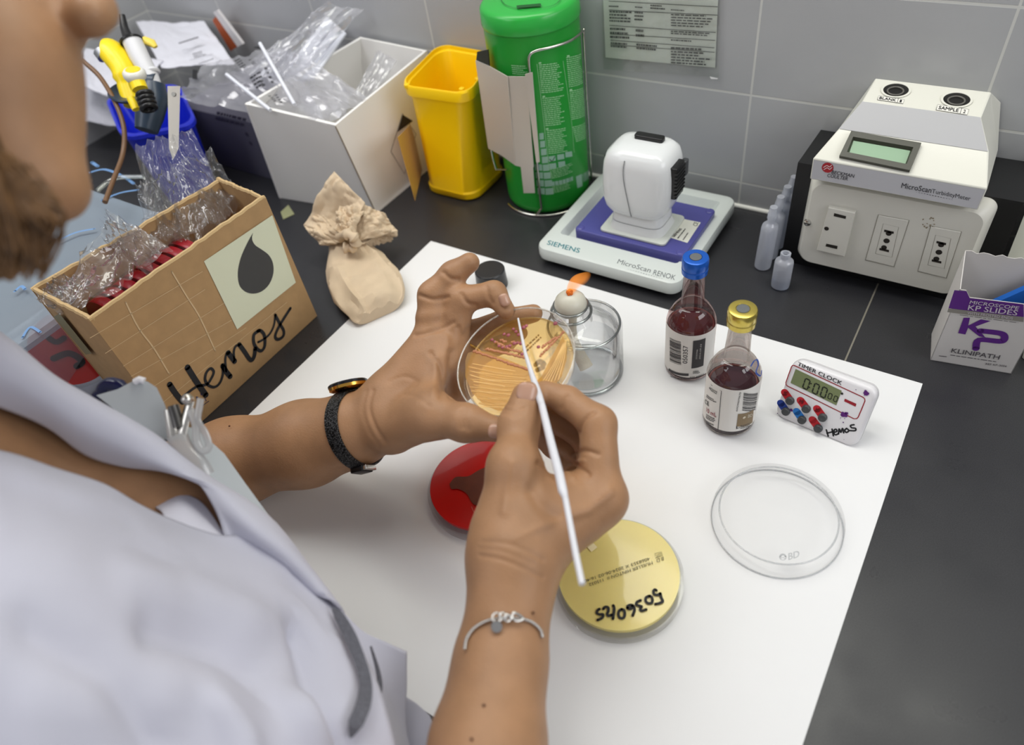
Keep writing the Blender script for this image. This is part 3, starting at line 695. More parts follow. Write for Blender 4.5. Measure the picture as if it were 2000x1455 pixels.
for (ax_, ay_, bx_, by_, colr, lt) in ((228, 600, 303, 705, 'red', 'S'), (442, 708, 523, 815, 'red', 'M'), (665, 820, 745, 932, 'red', 'H'), (175, 745, 248, 850, 'blue', ''), (390, 858, 465, 965, 'sky', ''), (605, 970, 685, 1080, 'red', '')):
    mk = Marks(S, 0.0002); mk.strip([q2(ax_, ay_), q2(bx_, by_)], 0.0064, n=2)
    pad = mk.build('button_pad', {'red': M('pad_red', (190, 30, 42), 0.5), 'blue': M('pad_blue', (32, 62, 150), 0.5), 'sky': M('pad_sky', (36, 120, 200), 0.5)}[colr], t)
    if lt:
        m2 = Marks(S, 0.0004); m2.text(lt, q2(ax_-22, ay_+22), q2(ax_+22, ay_+42), q2(ax_-8, ay_-22), 0.01); m2.build('button_letter', M('pad_ink', (90, 20, 26), 0.6), pad)
    p = S.to3(*S.to2(*q2(bx_, by_)), 0)
    MB().lathe([(0.0034, -0.001), (0.0034, 0.0026), (0.0028, 0.0034), (1e-5, 0.0036)], p, ax=nf, n=28).build('button', M('button_grey', (66, 68, 70), 0.3), t, 40)
mk = Marks(S)
for st in ([(790, 1105), (815, 1190)], [(868, 1095), (885, 1185)], [(800, 1150), (880, 1130)], [(897, 1138), (932, 1124), (922, 1097), (897, 1108), (893, 1150), (915, 1172), (948, 1160)], [(955, 1160), (965, 1090), (985, 1140), (1010, 1085), (1025, 1145)],
           [(1065, 1085), (1040, 1110), (1060, 1140), (1095, 1115), (1065, 1085)], [(1165, 1035), (1120, 1045), (1130, 1075), (1185, 1085), (1180, 1115), (1110, 1115)]):
    mk.strip([q2(*q) for q in st], 0.0013)
mk.build('marker_word', INK, t)
for (x, y, r) in ((1325, 605, .0036), (1030, 900, .0040), (1065, 880, .0022), (1020, 1003, .0010), (315, 835, .0024), (1192, 560, .0006), (985, 940, .0006), (980, 955, .0004), (1040, 950, .0006), (1030, 1235, .0004), (130, 880, .0007)):
    rr = random.Random(x); o = S.to2(*q2(x, y))
    mk = Marks(S, 0.00035); mk.poly([o+np.array([math.cos(a), math.sin(a)])*r*0.6*(0.7+0.5*rr.random()) for a in np.linspace(0, 2*math.pi, 15)[:-1]], raw=True); mk.build('purple_stain', M('stain', (86, 24, 110), 0.5), t)

# ================================================================== inoculator set
x0, x1, y0, y1 = -0.2315, -0.0665, 0.189, 0.352
t = thing('inoculator_stand', 'flat grey-white plastic tray base with teal and grey lettering on its front edge', 'tray', ((x0+x1)/2, (y0+y1)/2, 0))
CC = V3((x0+x1)/2, (y0+y1)/2, 0); TW = M('tray_white', (206, 212, 208), 0.3, bump=0.02, bscale=700)
def rl(w, d, r, z, cx=CC[0], cy=CC[1]): return [(cx+x, cy+y, z) for x, y in rrect(w, d, r, 8)]
W_, D_ = x1-x0, y1-y0; zt_ = 0.0225
loops = [rl(W_-0.012, D_-0.012, 0.010, 0.0065), rl(W_-0.002, D_-0.002, 0.012, 0.0075), rl(W_, D_, 0.013, 0.0105), rl(W_, D_, 0.013, zt_-0.004), rl(W_-0.002, D_-0.002, 0.012, zt_-0.001), rl(W_-0.006, D_-0.006, 0.011, zt_)]
cy2 = CC[1]+0.008
loops += [rl(W_-0.028, D_-0.046, 0.004, zt_, CC[0], cy2), rl(W_-0.038, D_-0.056, 0.004, zt_-0.009, CC[0], cy2)]
MB().loft(loops).build('tray', TW, t, 35)
for dx in (-1, 1):
    for dy in (-1, 1): MB().lathe([(0.008, 0), (0.008, 0.007)], CC+V3(dx*0.062, dy*0.06, 0), n=20).build('foot', BLACK, t)
MB().rbox(CC+V3(0, 0, 0.003), (W_-0.02, D_-0.02, 0.004), 0.008, 0.0005).build('underside', BLACK, t)
S = Flat(V3(0, 0, zt_), (1, 0, 0), (0, 1, 0))
def q3(x, y): return (1040+x/4.762, 380+y/4.762)
mk = Marks(S, 0.0002); mk.text('SIEMENS', q3(133, 465), q3(432, 545), q3(150, 425), 0.025); mk.build('printed_brand', M('teal', (54, 128, 138), 0.5), t)
mk = Marks(S, 0.0002); mk.text('MicroScan', q3(785, 640), q3(1092, 728), q3(805, 600), 0.0); mk.text('RENOK', q3(1118, 745), q3(1322, 798), q3(1135, 700), 0.0)
for i in range(14): mk.strip([q3(885+i*24, 694+i*6.6), q3(897+i*24, 697+i*6.6)], 0.0007*(1-abs(i-6.5)/9), n=1)
mk.build('printed_name', M('mid_ink', (112, 116, 118), 0.5), t)

px0, px1, py0, py1 = -0.2010, -0.0765, 0.2245, 0.3115
t2 = thing('inoculator_cover', 'violet see-through plastic plate lying in the tray under the white handle', 'cover', ((px0+px1)/2, (py0+py1)/2, 0.0135))
PC = V3((px0+px1)/2, (py0+py1)/2, 0.0142)
VIO = M('violet', (98, 98, 172), 0.12, trans=0.3, ior=1.3)
MB().rbox(PC, (px1-px0, py1-py0, 0.0155), 0.004, 0.0012).build('plate', VIO, t2, 40)
for dx in (-1, 1):
    for dy in (-1, 1): MB().lathe([(0.0045, 0), (0.0045, 0.0158), (0.0035, 0.0166)], PC+V3(dx*(px1-px0-0.010)/2, dy*(py1-py0-0.010)/2, 0), n=24).build('corner_post', VIO, t2, 40)
zc = 0.0142+0.0155
S = Flat(V3(0, 0, zc), (1, 0, 0), (0, 1, 0))
mk = Marks(S, 0.0003); lab = [(1269, 405), (1305, 435), (1340, 474), (1309, 468)]
mk.poly([q3(1268, 398), q3(1440, 452), q3(1565, 262), q3(1400, 228)])
mk.build('sticker', M('sticker', (226, 226, 214), 0.4), t2)
mk = Marks(S, 0.0005); mk.text('SIEMENS', q3(1318, 402), q3(1392, 325), q3(1296, 392), 0.03); mk.text('CE', q3(1530, 300), q3(1545, 265), q3(1490, 290), 0.0)
mk.rows(q3(1360, 415), q3(1460, 290), q3(1340, 408), 1, 2); mk.rows(q3(1410, 428), q3(1460, 355), q3(1392, 422), 1, 3)
mk.build('sticker_text', MATS['dark_ink'], t2)

hc = V3(-0.1370, 0.2580, zc)
t3 = thing('handheld_inoculator', 'white rounded handheld device with black side clips, upright on the violet plate', 'device', hc)
HW = M('handle_white', (222, 224, 224), 0.14)
MB().rbox(hc+V3(0.0, 0.0, 0.0002), (0.0745, 0.0545, 0.003), 0.005, 0.0008).build('flange', M('flange', (206, 210, 202), 0.3), t3, 40)
def sup(w, d, p, z, cx=0, cy=0, n=44): return [hc+V3(cx+w/2*math.copysign(abs(math.cos(a))**p, math.cos(a)), cy+d/2*math.copysign(abs(math.sin(a))**p, math.sin(a)), z) for a in np.linspace(0, 2*math.pi, n+1)[:-1]]
MB().loft([sup(.062, .046, .45, .003), sup(.0575, .042, .45, .009), sup(.0565, .041, .45, .013), sup(.0555, .040, .45, .0215), sup(.052, .038, .5, .0235)]).build('neck', HW, t3, 40)
bx = -0.001
prof = [(.052, .038, .0215), (.060, .046, .025), (.068, .052, .031), (.0725, .055, .040), (.074, .056, .055), (.0735, .0555, .068), (.0715, .054, .078), (.066, .050, .0865), (.055, .041, .0915), (.038, .028, .0935)]
MB().loft([sup(w, d, .5, z, bx, 0.004*(z-.02)/.07) for w, d, z in prof]).build('body', HW, t3, 60)
ln = [hc+V3(bx-0.004+0.004*math.sin(zz*60), -d/2-0.0006+0.004*(zz-.02)/.07, zz) for w, d, zz in prof[1:-2]]
MB().tube(cr(ln, 4), 0.0004, 6).build('seam_line', M('seam_dark', (120, 122, 124), 0.5), t3)
MB().torus(hc+V3(0, 0, 0), 0, 0, n=3, m=3) if False else None
MB().loft([sup(.0572, .0418, .45, .0125), sup(.0572, .0418, .45, .0130)], False, False).build('base_seam', MATS['seam_dark'], t3)
for nm, p, sz, lb in (('side_trigger', V3(0.0365, 0.000, 0.046), (0.008, 0.020, 0.034), 'black ribbed trigger on the side facing the outlet box'), ('side_clip', V3(-0.0385, 0.006, 0.045), (0.006, 0.018, 0.030), None), ('top_clip', V3(0.002, 0.012, 0.0915), (0.030, 0.009, 0.006), None)):
    o = MB().rbox(hc+p, sz, 0.0025, 0.0008).build(nm, BLACK, t3, 40)
    if lb:
        o['label'] = lb
        for i in range(7): MB().box(hc+p+V3(0.0015, -0.0105, 0.004+i*0.004), hc+p+V3(0.0046, 0.0105, 0.0055+i*0.004)).build('grip_rib', BLACK, o)
MB().rbox(hc+V3(0.0365, 0.019, 0.058), (0.006, 0.008, 0.016), 0.002, 0.0008).build('rear_catch', M('catch', (70, 72, 74), 0.3), t3)

# ================================================================== outlet box and turbidity meter
bx0, bx1, byf, bzt = 0.0022, 0.1815, 0.2925, 0.1125
t = thing('outlet_box', 'black box with three power sockets in a white plate, under the meter', 'power outlet', ((bx0+bx1)/2, 0.33, 0))
MB().hexa([(bx0, byf, 0), (bx1+.004, byf, 0), (bx1+.004, WY-.001, 0), (bx0, WY-.001, 0)], [(bx0, byf, bzt), (bx1, byf, bzt), (bx1, WY-.001, bzt-.006), (bx0, WY-.001, bzt-.006)]).build('housing', M('box_black', (23, 23, 24), 0.35, bump=0.05, bscale=800), t)
pf = 0.289-0.0125                                # front of the plate
pa, pbq, pcq, pdq = Yp(1556, 500, pf), Yp(1848, 584, pf), Yp(1948, 418, pf), Yp(1592, 358, pf)
pex = V3(1, 0, 0); pz0 = (pa[2]+pbq[2])/2; pz1 = (pcq[2]+pdq[2])/2; pxa = (pa[0]+pdq[0])/2; pxb = (pbq[0]+pcq[0])/2
pc = V3((pxa+pxb)/2, byf, (pz0+pz1)/2); pw, ph = pxb-pxa, pz1-pz0
IV = M('ivory', (214, 212, 202), 0.35, var=0.02)
MB().loft([[pc+V3(x, 0, z) for x, z in rrect(pw+.010, ph+.010, .010, 8)], [pc+V3(x, -.004, z) for x, z in rrect(pw+.009, ph+.009, .010, 8)], [pc+V3(x, pf-byf+.0015, z) for x, z in rrect(pw+.001, ph+.001, .012, 8)], [pc+V3(x, pf-byf, z) for x, z in rrect(pw-.002, ph-.002, .011, 8)]][::1]).build('front_plate', IV, t, 40)
S = Flat(V3(0, pf, 0), (1, 0, 0), (0, 0, 1))
def q4(x, y): return (1440+x/2.798, 120+y/2.798)
def P3(x, y, e=0): return S.to3(*S.to2(*q4(x, y)), e)
DK = M('socket_dark', (34, 28, 22), 0.6)
def module(px4, raise_, nm):
    c4 = [P3(*p) for p in px4]; m = MB(); k = []
    for e in (-0.001, raise_-0.0006, raise_): 
        s_ = 1.0 if e < raise_ else 0.97; cc = sum(c4)/4; k.append([cc+(p-cc)*s_+V3(0, -e, 0) for p in c4])
    m.loft(k); return m.build(nm, IV, t, 20)
o = module([(440, 1020), (590, 1055), (652, 815), (505, 785)], 0.004, 'american_socket')
S4 = Flat(V3(0, pf-0.004, 0), (1, 0, 0), (0, 0, 1)); mk = Marks(S4, 0.0002)
mk.poly([q4(527, 845), q4(592, 860), q4(595, 845), q4(530, 828)]); mk.poly([q4(482, 1010), q4(545, 1025), q4(549, 1008), q4(487, 995)])
mk.dots([q4(488, 913)], 0.0021); mk.build('socket_slot', DK, o)
for cx_, cy_ in ((820, 978), (1106, 1040)):
    o = module([(cx_-118, cy_+105), (cx_+35, cy_+143), (cx_+118, cy_-110), (cx_-48, cy_-140)], 0.0006, 'round_pin_socket')
    Sk = Flat(V3(0, pf-0.0006, 0), (1, 0, 0), (0, 0, 1)); mk = Marks(Sk, 0.0002)
    for sy in (-1, 1):
        a = np.array([cx_+(8 if sy < 0 else -18), cy_+sy*50], float)
        mk.dots([q4(*(a+np.array([0, -12*-sy*-1])))], 0.0024); mk.poly([q4(*(a+d)) for d in (np.array([-26, 2]), np.array([26, 14]), np.array([28, 2]), np.array([-24, -10]))])
    mk.dots([q4(cx_-4, cy_+2)], 0.0026); mk.build('socket_hole', DK, o)
    mk = Marks(Sk, 0.0001); mk.strip([q4(cx_-65, cy_+72), q4(cx_+25, cy_+92), q4(cx_+62, cy_-72), q4(cx_-22, cy_-92)], 0.0004, True, 1); mk.build('inset_line', M('line_grey', (150, 146, 134), 0.5), o)
    mk = Marks(S, 0.0003); mk.strip([q4(cx_-120, cy_+107), q4(cx_+36, cy_+145), q4(cx_+120, cy_-111), q4(cx_-49, cy_-142)], 0.0005, True, 1); mk.build('module_joint', M('joint_grey', (138, 134, 122), 0.5), t)
for x, y in ((384, 880), (1292, 1085)):
    o = MB().lathe([(0.0034, -0.001), (0.0034, 0.001), (0.0024, 0.0018), (1e-5, 0.0019)], P3(x, y), ax=(0, -1, 0), n=24).build('screw', STEEL, t, 40)
    q = P3(x, y)+V3(0, -0.0020, 0); MB().box(q-V3(.0028, .0002, .0004), q+V3(.0028, .0002, .0004)).build('screw_slot', DK, o)
mk = Marks(S, 0.0003); rr = random.Random(5)
for i in range(16):
    o_ = S.to2(*q4(1045+rr.uniform(-30, 35), 880+rr.uniform(-30, 30))); mk.poly([o_+np.array([math.cos(a), math.sin(a)])*0.0007*(.5+rr.random()) for a in np.linspace(0, 6.28, 7)[:-1]], raw=True)
mk.build('scuff_mark', M('scuff', (150, 136, 112), 0.7), t)

# meter: a wedge on the box
mz = 0.1135; ys = [0.2680, 0.2680, 0.302, 0.322, 0.3600]
def pr(a, b, y): A = Yp(*a, y); B = Yp(*b, y); return A[0], B[0], (A[2]+B[2])/2
f0_ = pr((1583, 343), (1908, 415), 0.268); f1_ = pr((1594, 306), (1921, 370), 0.268)
g_ = pr((1639, 248), (1928, 300), 0.296); k_ = pr((1685, 196), (1914, 232), 0.318); b_ = pr((1711, 150), (1934, 183), 0.3560)
t = thing('turbidity_meter', 'white wedge-shaped meter with two wells and a green display on the outlet box', 'meter', ((f0_[0]+f0_[1])/2, 0.31, mz))
MW = M('meter_white', (222, 221, 210), 0.35, bump=0.03, bscale=900)
cxm = (f0_[0]+f0_[1])/2; hw = (f0_[1]-f0_[0])/2
sec = [(0.268, mz, hw), (0.268, f1_[2]-0.0005, hw+.0006), (0.2686, f1_[2], hw+.0006), (0.296, g_[2], (g_[1]-g_[0])/2), (0.318, k_[2], (k_[1]-k_[0])/2), (0.356, b_[2], (b_[1]-b_[0])/2)]
cxs = [cxm, (f1_[0]+f1_[1])/2, (f1_[0]+f1_[1])/2, (g_[0]+g_[1])/2, (k_[0]+k_[1])/2, (b_[0]+b_[1])/2]
V = []; Fc = []
back = [(0.3655, mz, hw)]+[]
for (y, z, w_), c_ in zip(sec, cxs): V += [(c_-w_, y, z), (c_+w_, y, z)]
V += [(cxs[-1]-sec[-1][2]-.004, 0.3655, b_[2]-.012), (cxs[-1]+sec[-1][2]+.010, 0.3655, b_[2]-.012), (cxm-hw, 0.3655, mz), (cxm+hw, 0.3655, mz)]
sm = (cxm-hw+.002, 0.33, g_[2]*.5+mz*.5), (cxm+hw-.0, 0.33, g_[2]*.5+mz*.5)
n_ = len(V)
for i in range(5): Fc.append((2*i, 2*i+1, 2*i+3, 2*i+2))
Fc += [(10, 11, 13, 12), (12, 13, 15, 14), (14, 15, 1, 0), (0, 2, 4, 6, 8, 10, 12, 14), (1, 15, 13, 11, 9, 7, 5, 3)]
mbody = MB().add(V, Fc).build('case', MW, t, 20)
bv = mbody.modifiers.new('soft_edges', 'BEVEL'); bv.width = 0.0012; bv.segments = 2; bv.limit_method = 'ANGLE'; bv.angle_limit = math.radians(25)
def face_surf(a, b, c_): return Flat(V3(*a), V3(*b)-V3(*a), V3(*c_)-V3(*a))
Sf = Flat(V3(V[0][0], .268, 0), (1, 0, 0), (0, 0, 1))
Sl = face_surf(V[4], V[5], V[6]); Sg = face_surf(V[6], V[7], V[8]); St = face_surf(V[8], V[9], V[10])
def q5(x, y): return (1440+x/2.798, 120+y/2.798)
mk = Marks(Sg, 0.0004); A = [np.array(p) for p in ((V[6]), (V[7]), (V[9]), (V[8]))]
link_mesh('grey_band', [p+Sg.n*0.0004 for p in (A[0]*.998+A[1]*.002, A[1], A[2], A[3])], [(0, 1, 2, 3)], M('band_grey', (172, 172, 174), 0.4), t, 0)
fr = [np.array(V[0])+V3(.001, -.0004, .001), np.array(V[1])+V3(-.001, -.0004, .001), np.array(V[3])+V3(-.001, -.0004, -.001), np.array(V[2])+V3(.001, -.0004, -.001)]
link_mesh('front_strip', fr, [(0, 1, 2, 3)], M('strip_grey', (188, 188, 192), 0.4), t, 0)
bz = [Sl.to2(*q5(*p)) for p in ((557, 527), (940, 607), (1003, 458), (622, 392))]; inn = [Sl.to2(*q5(*p)) for p in ((612, 500), (918, 562), (945, 490), (635, 435))]
mb = MB(); rim = [Sl.to3(*p, 0.0036) for p in bz]; ii = [Sl.to3(*(p*.75+q*.25), 0.0036) for p, q in zip(inn, bz)]; ib = [Sl.to3(*p, 0.0004) for p in inn]
mb.loft([[Sl.to3(*p, 0) for p in bz], rim, ii, ib], False, False); mb.build('display_bezel', M('bezel', (64, 64, 54), 0.4), t, 10)
link_mesh('display_screen', [Sl.to3(*p, 0.0006) for p in inn], [(0, 1, 2, 3)], M('screen_green', (122, 158, 124), 0.25), t, 0)
for px_, py_ in ((866, 160), (1198, 212)):
    p = St.to3(*St.to2(*q5(px_, py_)), 0)
    o = MB().lathe([(0.0118, 0.0003), (0.0118, 0.0009), (0.0100, 0.0009), (0.0100, -0.0025)], p, ax=St.n, n=40, cap0=False, cap1=False).build('well_rim', MW, t, 40)
    MB().lathe([(0.0101, 0.0006), (0.0099, 0.0004), (1e-5, 0.0004)], p, ax=St.n, n=40, cap0=False).build('well_hole', M('well_dark', (26, 25, 23), 0.35), o, 40)
    MB().torus(p+St.n*0.0006-V3(0, .0018, 0), 0.0062, 0.0008, ax=St.n).build('well_ring', M('well_ring', (96, 94, 88), 0.3), o, 60)
for txt, num, bl, br, tl in (('BLANK', '1', (765, 212), (905, 233), (772, 190)), ('SAMPLE', '2', (1085, 268), (1255, 295), (1095, 238))):
    mk = Marks(St, 0.0004); bl, br, tl = [np.array(p, float) for p in (bl, br, tl)]
    mk.poly([q5(*bl), q5(*br), q5(*(br+tl-bl)), q5(*tl)]); lb_ = mk.build('well_label', M('label_white', (232, 230, 222), 0.5), t)
    mk = Marks(St, 0.0006); U = br-bl; W2 = tl-bl
    mk.text(txt, q5(*(bl+U*.06+W2*.22)), q5(*(bl+U*.70+W2*.22)), q5(*(bl+U*.06+W2*.8)), 0.03); mk.text(num, q5(*(bl+U*.85+W2*.2)), q5(*(bl+U*.92+W2*.2)), q5(*(bl+U*.85+W2*.8)), 0.03)
    mk.strip([q5(*bl), q5(*br), q5(*(br+W2)), q5(*tl)], 0.0003, True, 1); mk.strip([q5(*(bl+U*.77)), q5(*(bl+U*.77+W2))], 0.0003, n=1); mk.build('label_text', INK, lb_)
Sf = Flat(V3(0, .2676, 0), (1, 0, 0), (0, 0, 1))
mk = Marks(Sf, 0.0002); mk.dots([q5(494, 580)], 0.0049); mk.build('red_logo', M('logo_red', (170, 34, 44), 0.45), t)
mk = Marks(Sf, 0.0004); mk.strip([q5(472, 578), q5(490, 568), q5(505, 575), q5(516, 565)], 0.0007); mk.strip([q5(474, 590), q5(492, 580), q5(505, 588), q5(518, 578)], 0.0007); mk.build('logo_wave', M('logo_pale', (226, 205, 205), 0.5), t)
mk = Marks(Sf, 0.0002)
mk.text('BECKMAN', q5(514, 612), q5(636, 635), q5(520, 594), 0.02); mk.text('COULTER', q5(490, 630), q5(602, 650), q5(496, 612), 0.02)
mk.text('MicroScan', q5(895, 690), q5(1058, 718), q5(902, 662), 0.02); mk.text('TurbidityMeter', q5(1062, 726), q5(1272, 768), q5(1066, 696), 0.0)
for i in range(14): mk.strip([q5(975+i*15, 712+i*3.2), q5(983+i*15, 714+i*3.2)], 0.0006*(1-abs(i-6.5)/9), n=1)
mk.build('printed_name', M('meter_ink', (60, 60, 64), 0.5), t)

# ================================================================== saline ampoules
AMP = film('ampoule_plastic', (236, 240, 246), 0.28, 0.15, diffuse=0.55, dcol=(240, 242, 250), minf=0.06)
def ampoule(mb, p, up, R, h, side, neck=True):
    up = nrm(up); a = nrm(side-up*np.dot(side, up)); b = np.cross(up, a)
    def lp(rx, ry, z): return [p+a*rx*math.cos(q)+b*ry*math.sin(q)+up*z for q in np.linspace(0, 2*math.pi, 33)[:-1]]
    L = [lp(R*.75, R*.7, 0), lp(R*.97, R*.9, .0012), lp(R, R*.92, .004), lp(R, R*.92, h*.66), lp(R*.93, R*.85, h*.71), lp(R*.6, R*.55, h*.75), lp(R*.42, R*.42, h*.77), lp(R*.40, R*.40, h*.82), lp(R*.55, R*.5, h*.83), lp(R*.55, R*.5, h*.90)]
    L += [lp(R*.45, R*.42, h*.93), lp(R*.42, R*.40, h)] if neck else [lp(R*.34, R*.32, h*.9), lp(R*.3, R*.3, h*.84)]
    mb.loft(L, True, neck); return L
c = V3(0.0145, 0.2520, 0.0)
t = thing('saline_ampoule', 'small open clear plastic ampoule with a little liquid, standing alone by the socket plate', 'ampoule', c)
mb = MB(); ampoule(mb, c+V3(0, 0, .0004), V3(0, 0, 1), .0088, .0455, V3(1, 0, 0), False); mb.build('ampoule_body', AMP, t, 50)
MB().lathe([(.0062, .0012), (.0080, .003), (.0080, .0125)], c, n=32).build('liquid', film('saline', (196, 208, 224), 0.3, 0.03, minf=0.04), t, 50)
t = thing('ampoule_strip', 'strip of joined clear plastic ampoules leaning along the side of the black outlet box', 'ampoule', V3(-0.012, 0.285, 0))
base = [V3(-0.0110, 0.2755, 0.0004), V3(-0.0105, 0.2945, .0004), V3(-0.0100, 0.3135, 0.0004), V3(-0.0095, 0.3325, 0.0004)]
upv = V3(0.03, 0.0, 1)
for i, p in enumerate(base):
    mb = MB(); ampoule(mb, p, upv, .0088, .072, V3(0, 1, 0)); mb.build('ampoule', AMP, t, 50)
mb = MB()
for i in range(3): mb.hexa([base[i]+V3(-.0006, .006, .006), base[i]+V3(.0006, .006, .006), base[i+1]+V3(.0006, -.006, .006), base[i+1]+V3(-.0006, -.006, .006)], [base[i]+V3(.0006, .006, .06), base[i]+V3(.0018, .006, .06), base[i+1]+V3(.0018, -.006, .06), base[i+1]+V3(.0006, -.006, .06)])
mb.build('joining_web', AMP, t)

# ================================================================== slide box
A = Zp(1817, 703, .0003); B = Zp(1975, 730, .0003); ex = nrm(B-A); eb = V3(-ex[1], ex[0], 0); hk = 0.0800; wk = np.linalg.norm(B-A); dk = 0.034
t = thing('slide_box', 'white and purple open carton of microscope slides standing on the counter beside the outlet box', 'box', (A+B)/2+eb*dk/2)
CARD = M('carton', (206, 202, 198), 0.55, bump=0.02, bscale=800)
up = V3(0, 0, 1); C_, D_2 = B+eb*dk, A+eb*dk; th = 0.0006
dip = [0.0, 0.0]
S = Flat(A, ex, up); fz = [S.to2(*p) for p in ((1864, 564), (1887, 567), (1894, 581), (1998, 593))]
front = [A, B, A+ex*wk+up*fz[3][1], S.to3(*fz[2]), S.to3(*fz[1]), A+up*fz[0][1]]
def panel(pts, n, name, lab=None): return MB().slab(pts, n, th).build(name, CARD, t, 10, lab)
fp = panel(front, -eb, 'front_panel')
hb_ = fz[0][1]+0.013
panel([D_2, A, A+up*fz[0][1], A+up*(fz[0][1]+.0005), D_2+up*hb_], -ex, 'side_panel'); panel([B, C_, C_+up*hb_, B+up*fz[3][1]], ex, 'side_panel')
nb = 14; panel([C_, D_2]+[D_2+up*hb_+ex*wk*i/nb+up*0.0012*math.sin(i*2.3)-up*0.002*(i/nb) for i in range(nb+1)], eb, 'back_panel'); panel([A, B, C_, D_2], -up, 'bottom_panel')
def q6(x, y): return (1780+x/5.595, 500+y/5.595)
S = Flat(A-eb*0.0001, ex, up)
PUR = M('purple', (92, 40, 128), 0.5)
mk = Marks(S, 0.0003); tl_ = [S.to2(*q6(*p)) for p in ((408, 565), (470, 365), (605, 378), (635, 450))]
mk.poly([q6(405, 568), q6(470, 370), q6(604, 382), q6(636, 458), q6(1225, 525), q6(1228, 664)])
mk.poly([q6(510, 840), q6(572, 672), q6(640, 672), q6(620, 760), q6(760, 690), q6(865, 708), q6(700, 768), q6(810, 888), q6(740, 875), q6(620, 780), q6(590, 855)])
mk.strip([q6(755, 815), q6(960, 840), q6(1015, 870), q6(1010, 915), q6(960, 930), q6(740, 915), q6(705, 1010)], 0.0052, n=5)
mk.build('purple_print', PUR, fp)
mk = Marks(S, 0.0003); mk.poly([q6(392, 610), q6(404, 570), q6(1228, 666), q6(1224, 718)]); mk.build('grey_stripe', M('stripe_grey', (138, 134, 126), 0.5), fp)
mk = Marks(S, 0.0006); mk.text('MICROSCOPE', q6(633, 516), q6(1165, 583), q6(648, 480), 0.02); mk.text('KP SLIDES', q6(615, 582), q6(1150, 644), q6(630, 528), 0.035); mk.text('WITH FROSTED ENDS', q6(610, 630), q6(1105, 690), q6(616, 602), 0.0)
mk.build('white_text', M('print_white', (206, 196, 206), 0.5), fp)
mk = Marks(S, 0.0004); mk.text('KLINIPATH', q6(432, 1050), q6(955, 1128), q6(448, 1005), 0.01); mk.rows(q6(425, 1085), q6(930, 1160), q6(428, 1072), 1, 3, ragged=0); mk.rows(q6(300, 1095), q6(385, 1105), q6(303, 1080), 1, 4, ragged=0)
mk.text('REF KP-3056', q6(810, 1185), q6(1040, 1212), q6(815, 1165), 0.0); mk.rows(q6(528, 645), q6(1165, 730), q6(530, 636), 1, 8, ragged=0); mk.build('grey_text', M('print_dark', (84, 80, 84), 0.5), fp)
# blue packet inside
t = thing('slide_packet', 'blue packet of slides tilted inside the open purple and white carton', 'packet', (A+B)/2+eb*dk*.5)
pk = [S.to3(*S.to2(*q6(*p)))+eb*0.016 for p in ((900, 620), (1300, 640), (1420, 430), (1250, 330))]
MB().slab([A+ex*.030+up*.030+eb*.014, A+ex*.058+up*.016+eb*.014, A+ex*.058+up*.078+eb*.020, A+ex*.054+up*.080+eb*.020, A+ex*.028+up*.053+eb*.018], -eb, 0.006).build('packet_wrap', M('packet_blue', (20, 92, 178), 0.4), t, 20)
# pale card at the far side of the outlet box
p0 = V3(0.190, 0.300, 0.0004)
t = tag(MB().hexa([p0, p0+V3(.16, 0, 0), p0+V3(.16, .003, 0), p0+V3(0, .003, 0)], [p0+V3(-.002, .058, .125), p0+V3(.16, .058, .125), p0+V3(.16, .061, .125), p0+V3(-.002, .061, .125)]).build('card_panel', M('card_cream', (216, 216, 200), 0.6), smooth=0), 'pale cream card leaning on the tiles next to the black outlet box', 'card')
pw0 = Zp(1984, 690, 0.0004)
tag(MB().rbox(pw0+V3(.06, .03, 0), (.11, .07, .010), .002, .0006).build('note_pad', M('pad_white', (224, 224, 216), 0.6)), 'white pad lying flat on the counter just behind the slide carton', 'pad')

# ================================================================== wall notice
t = thing('wall_notice', 'crumpled printed table in a clear sleeve taped to the grey wall tiles', 'notice', V3(-.17, WY, .18))
S = Flat(V3(0, WY-0.0016, 0), (1, 0, 0), (0, 0, 1))
g = [S.to2(*p) for p in ((1183, 112), (1397, 132), (1404, -25), (1177, -35))]
mb = MB()
def nf_(u, v):
    a = (g[0]*(1-u)+g[1]*u)*(1-v)+(g[3]*(1-u)+g[2]*u)*v
    return S.to3(a[0], a[1], 0.0005*noise3((u*7, v*6, 1))+0.0004)
mb.grid(nf_, 40, 30); mb.build('printed_sheet', M('notice_paper', (222, 226, 218), 0.55, bump=0.25, bscale=70), t, 80)
def q7(x, y): return (1140+x/4, y/4)
mk = Marks(S, 0.0012)
for a, b in (((200, 5), (1050, 50)), ((200, 75), (1050, 115)), ((205, 195), (1035, 250)), ((210, 262), (1030, 312)), ((212, 310), (1025, 370)), ((212, 345), (1025, 405))): mk.strip([q7(*a), q7(*b)], 0.0006, n=1)
mk.rows(q7(200, 55), q7(280, 58), q7(200, 35), 1, 1); mk.rows(q7(405, 60), q7(485, 66), q7(405, 42), 1, 2); mk.rows(q7(525, 70), q7(650, 78), q7(525, 28), 2, 3); mk.rows(q7(685, 80), q7(800, 88), q7(685, 65), 1, 3)
mk.rows(q7(205, 170), q7(380, 178), q7(205, 75), 4, 4); mk.rows(q7(400, 160), q7(480, 165), q7(400, 80), 3, 5); mk.rows(q7(685, 205), q7(1015, 220), q7(685, 100), 5, 6, 0.4); mk.rows(q7(685, 265), q7(1000, 285), q7(685, 232), 2, 7)
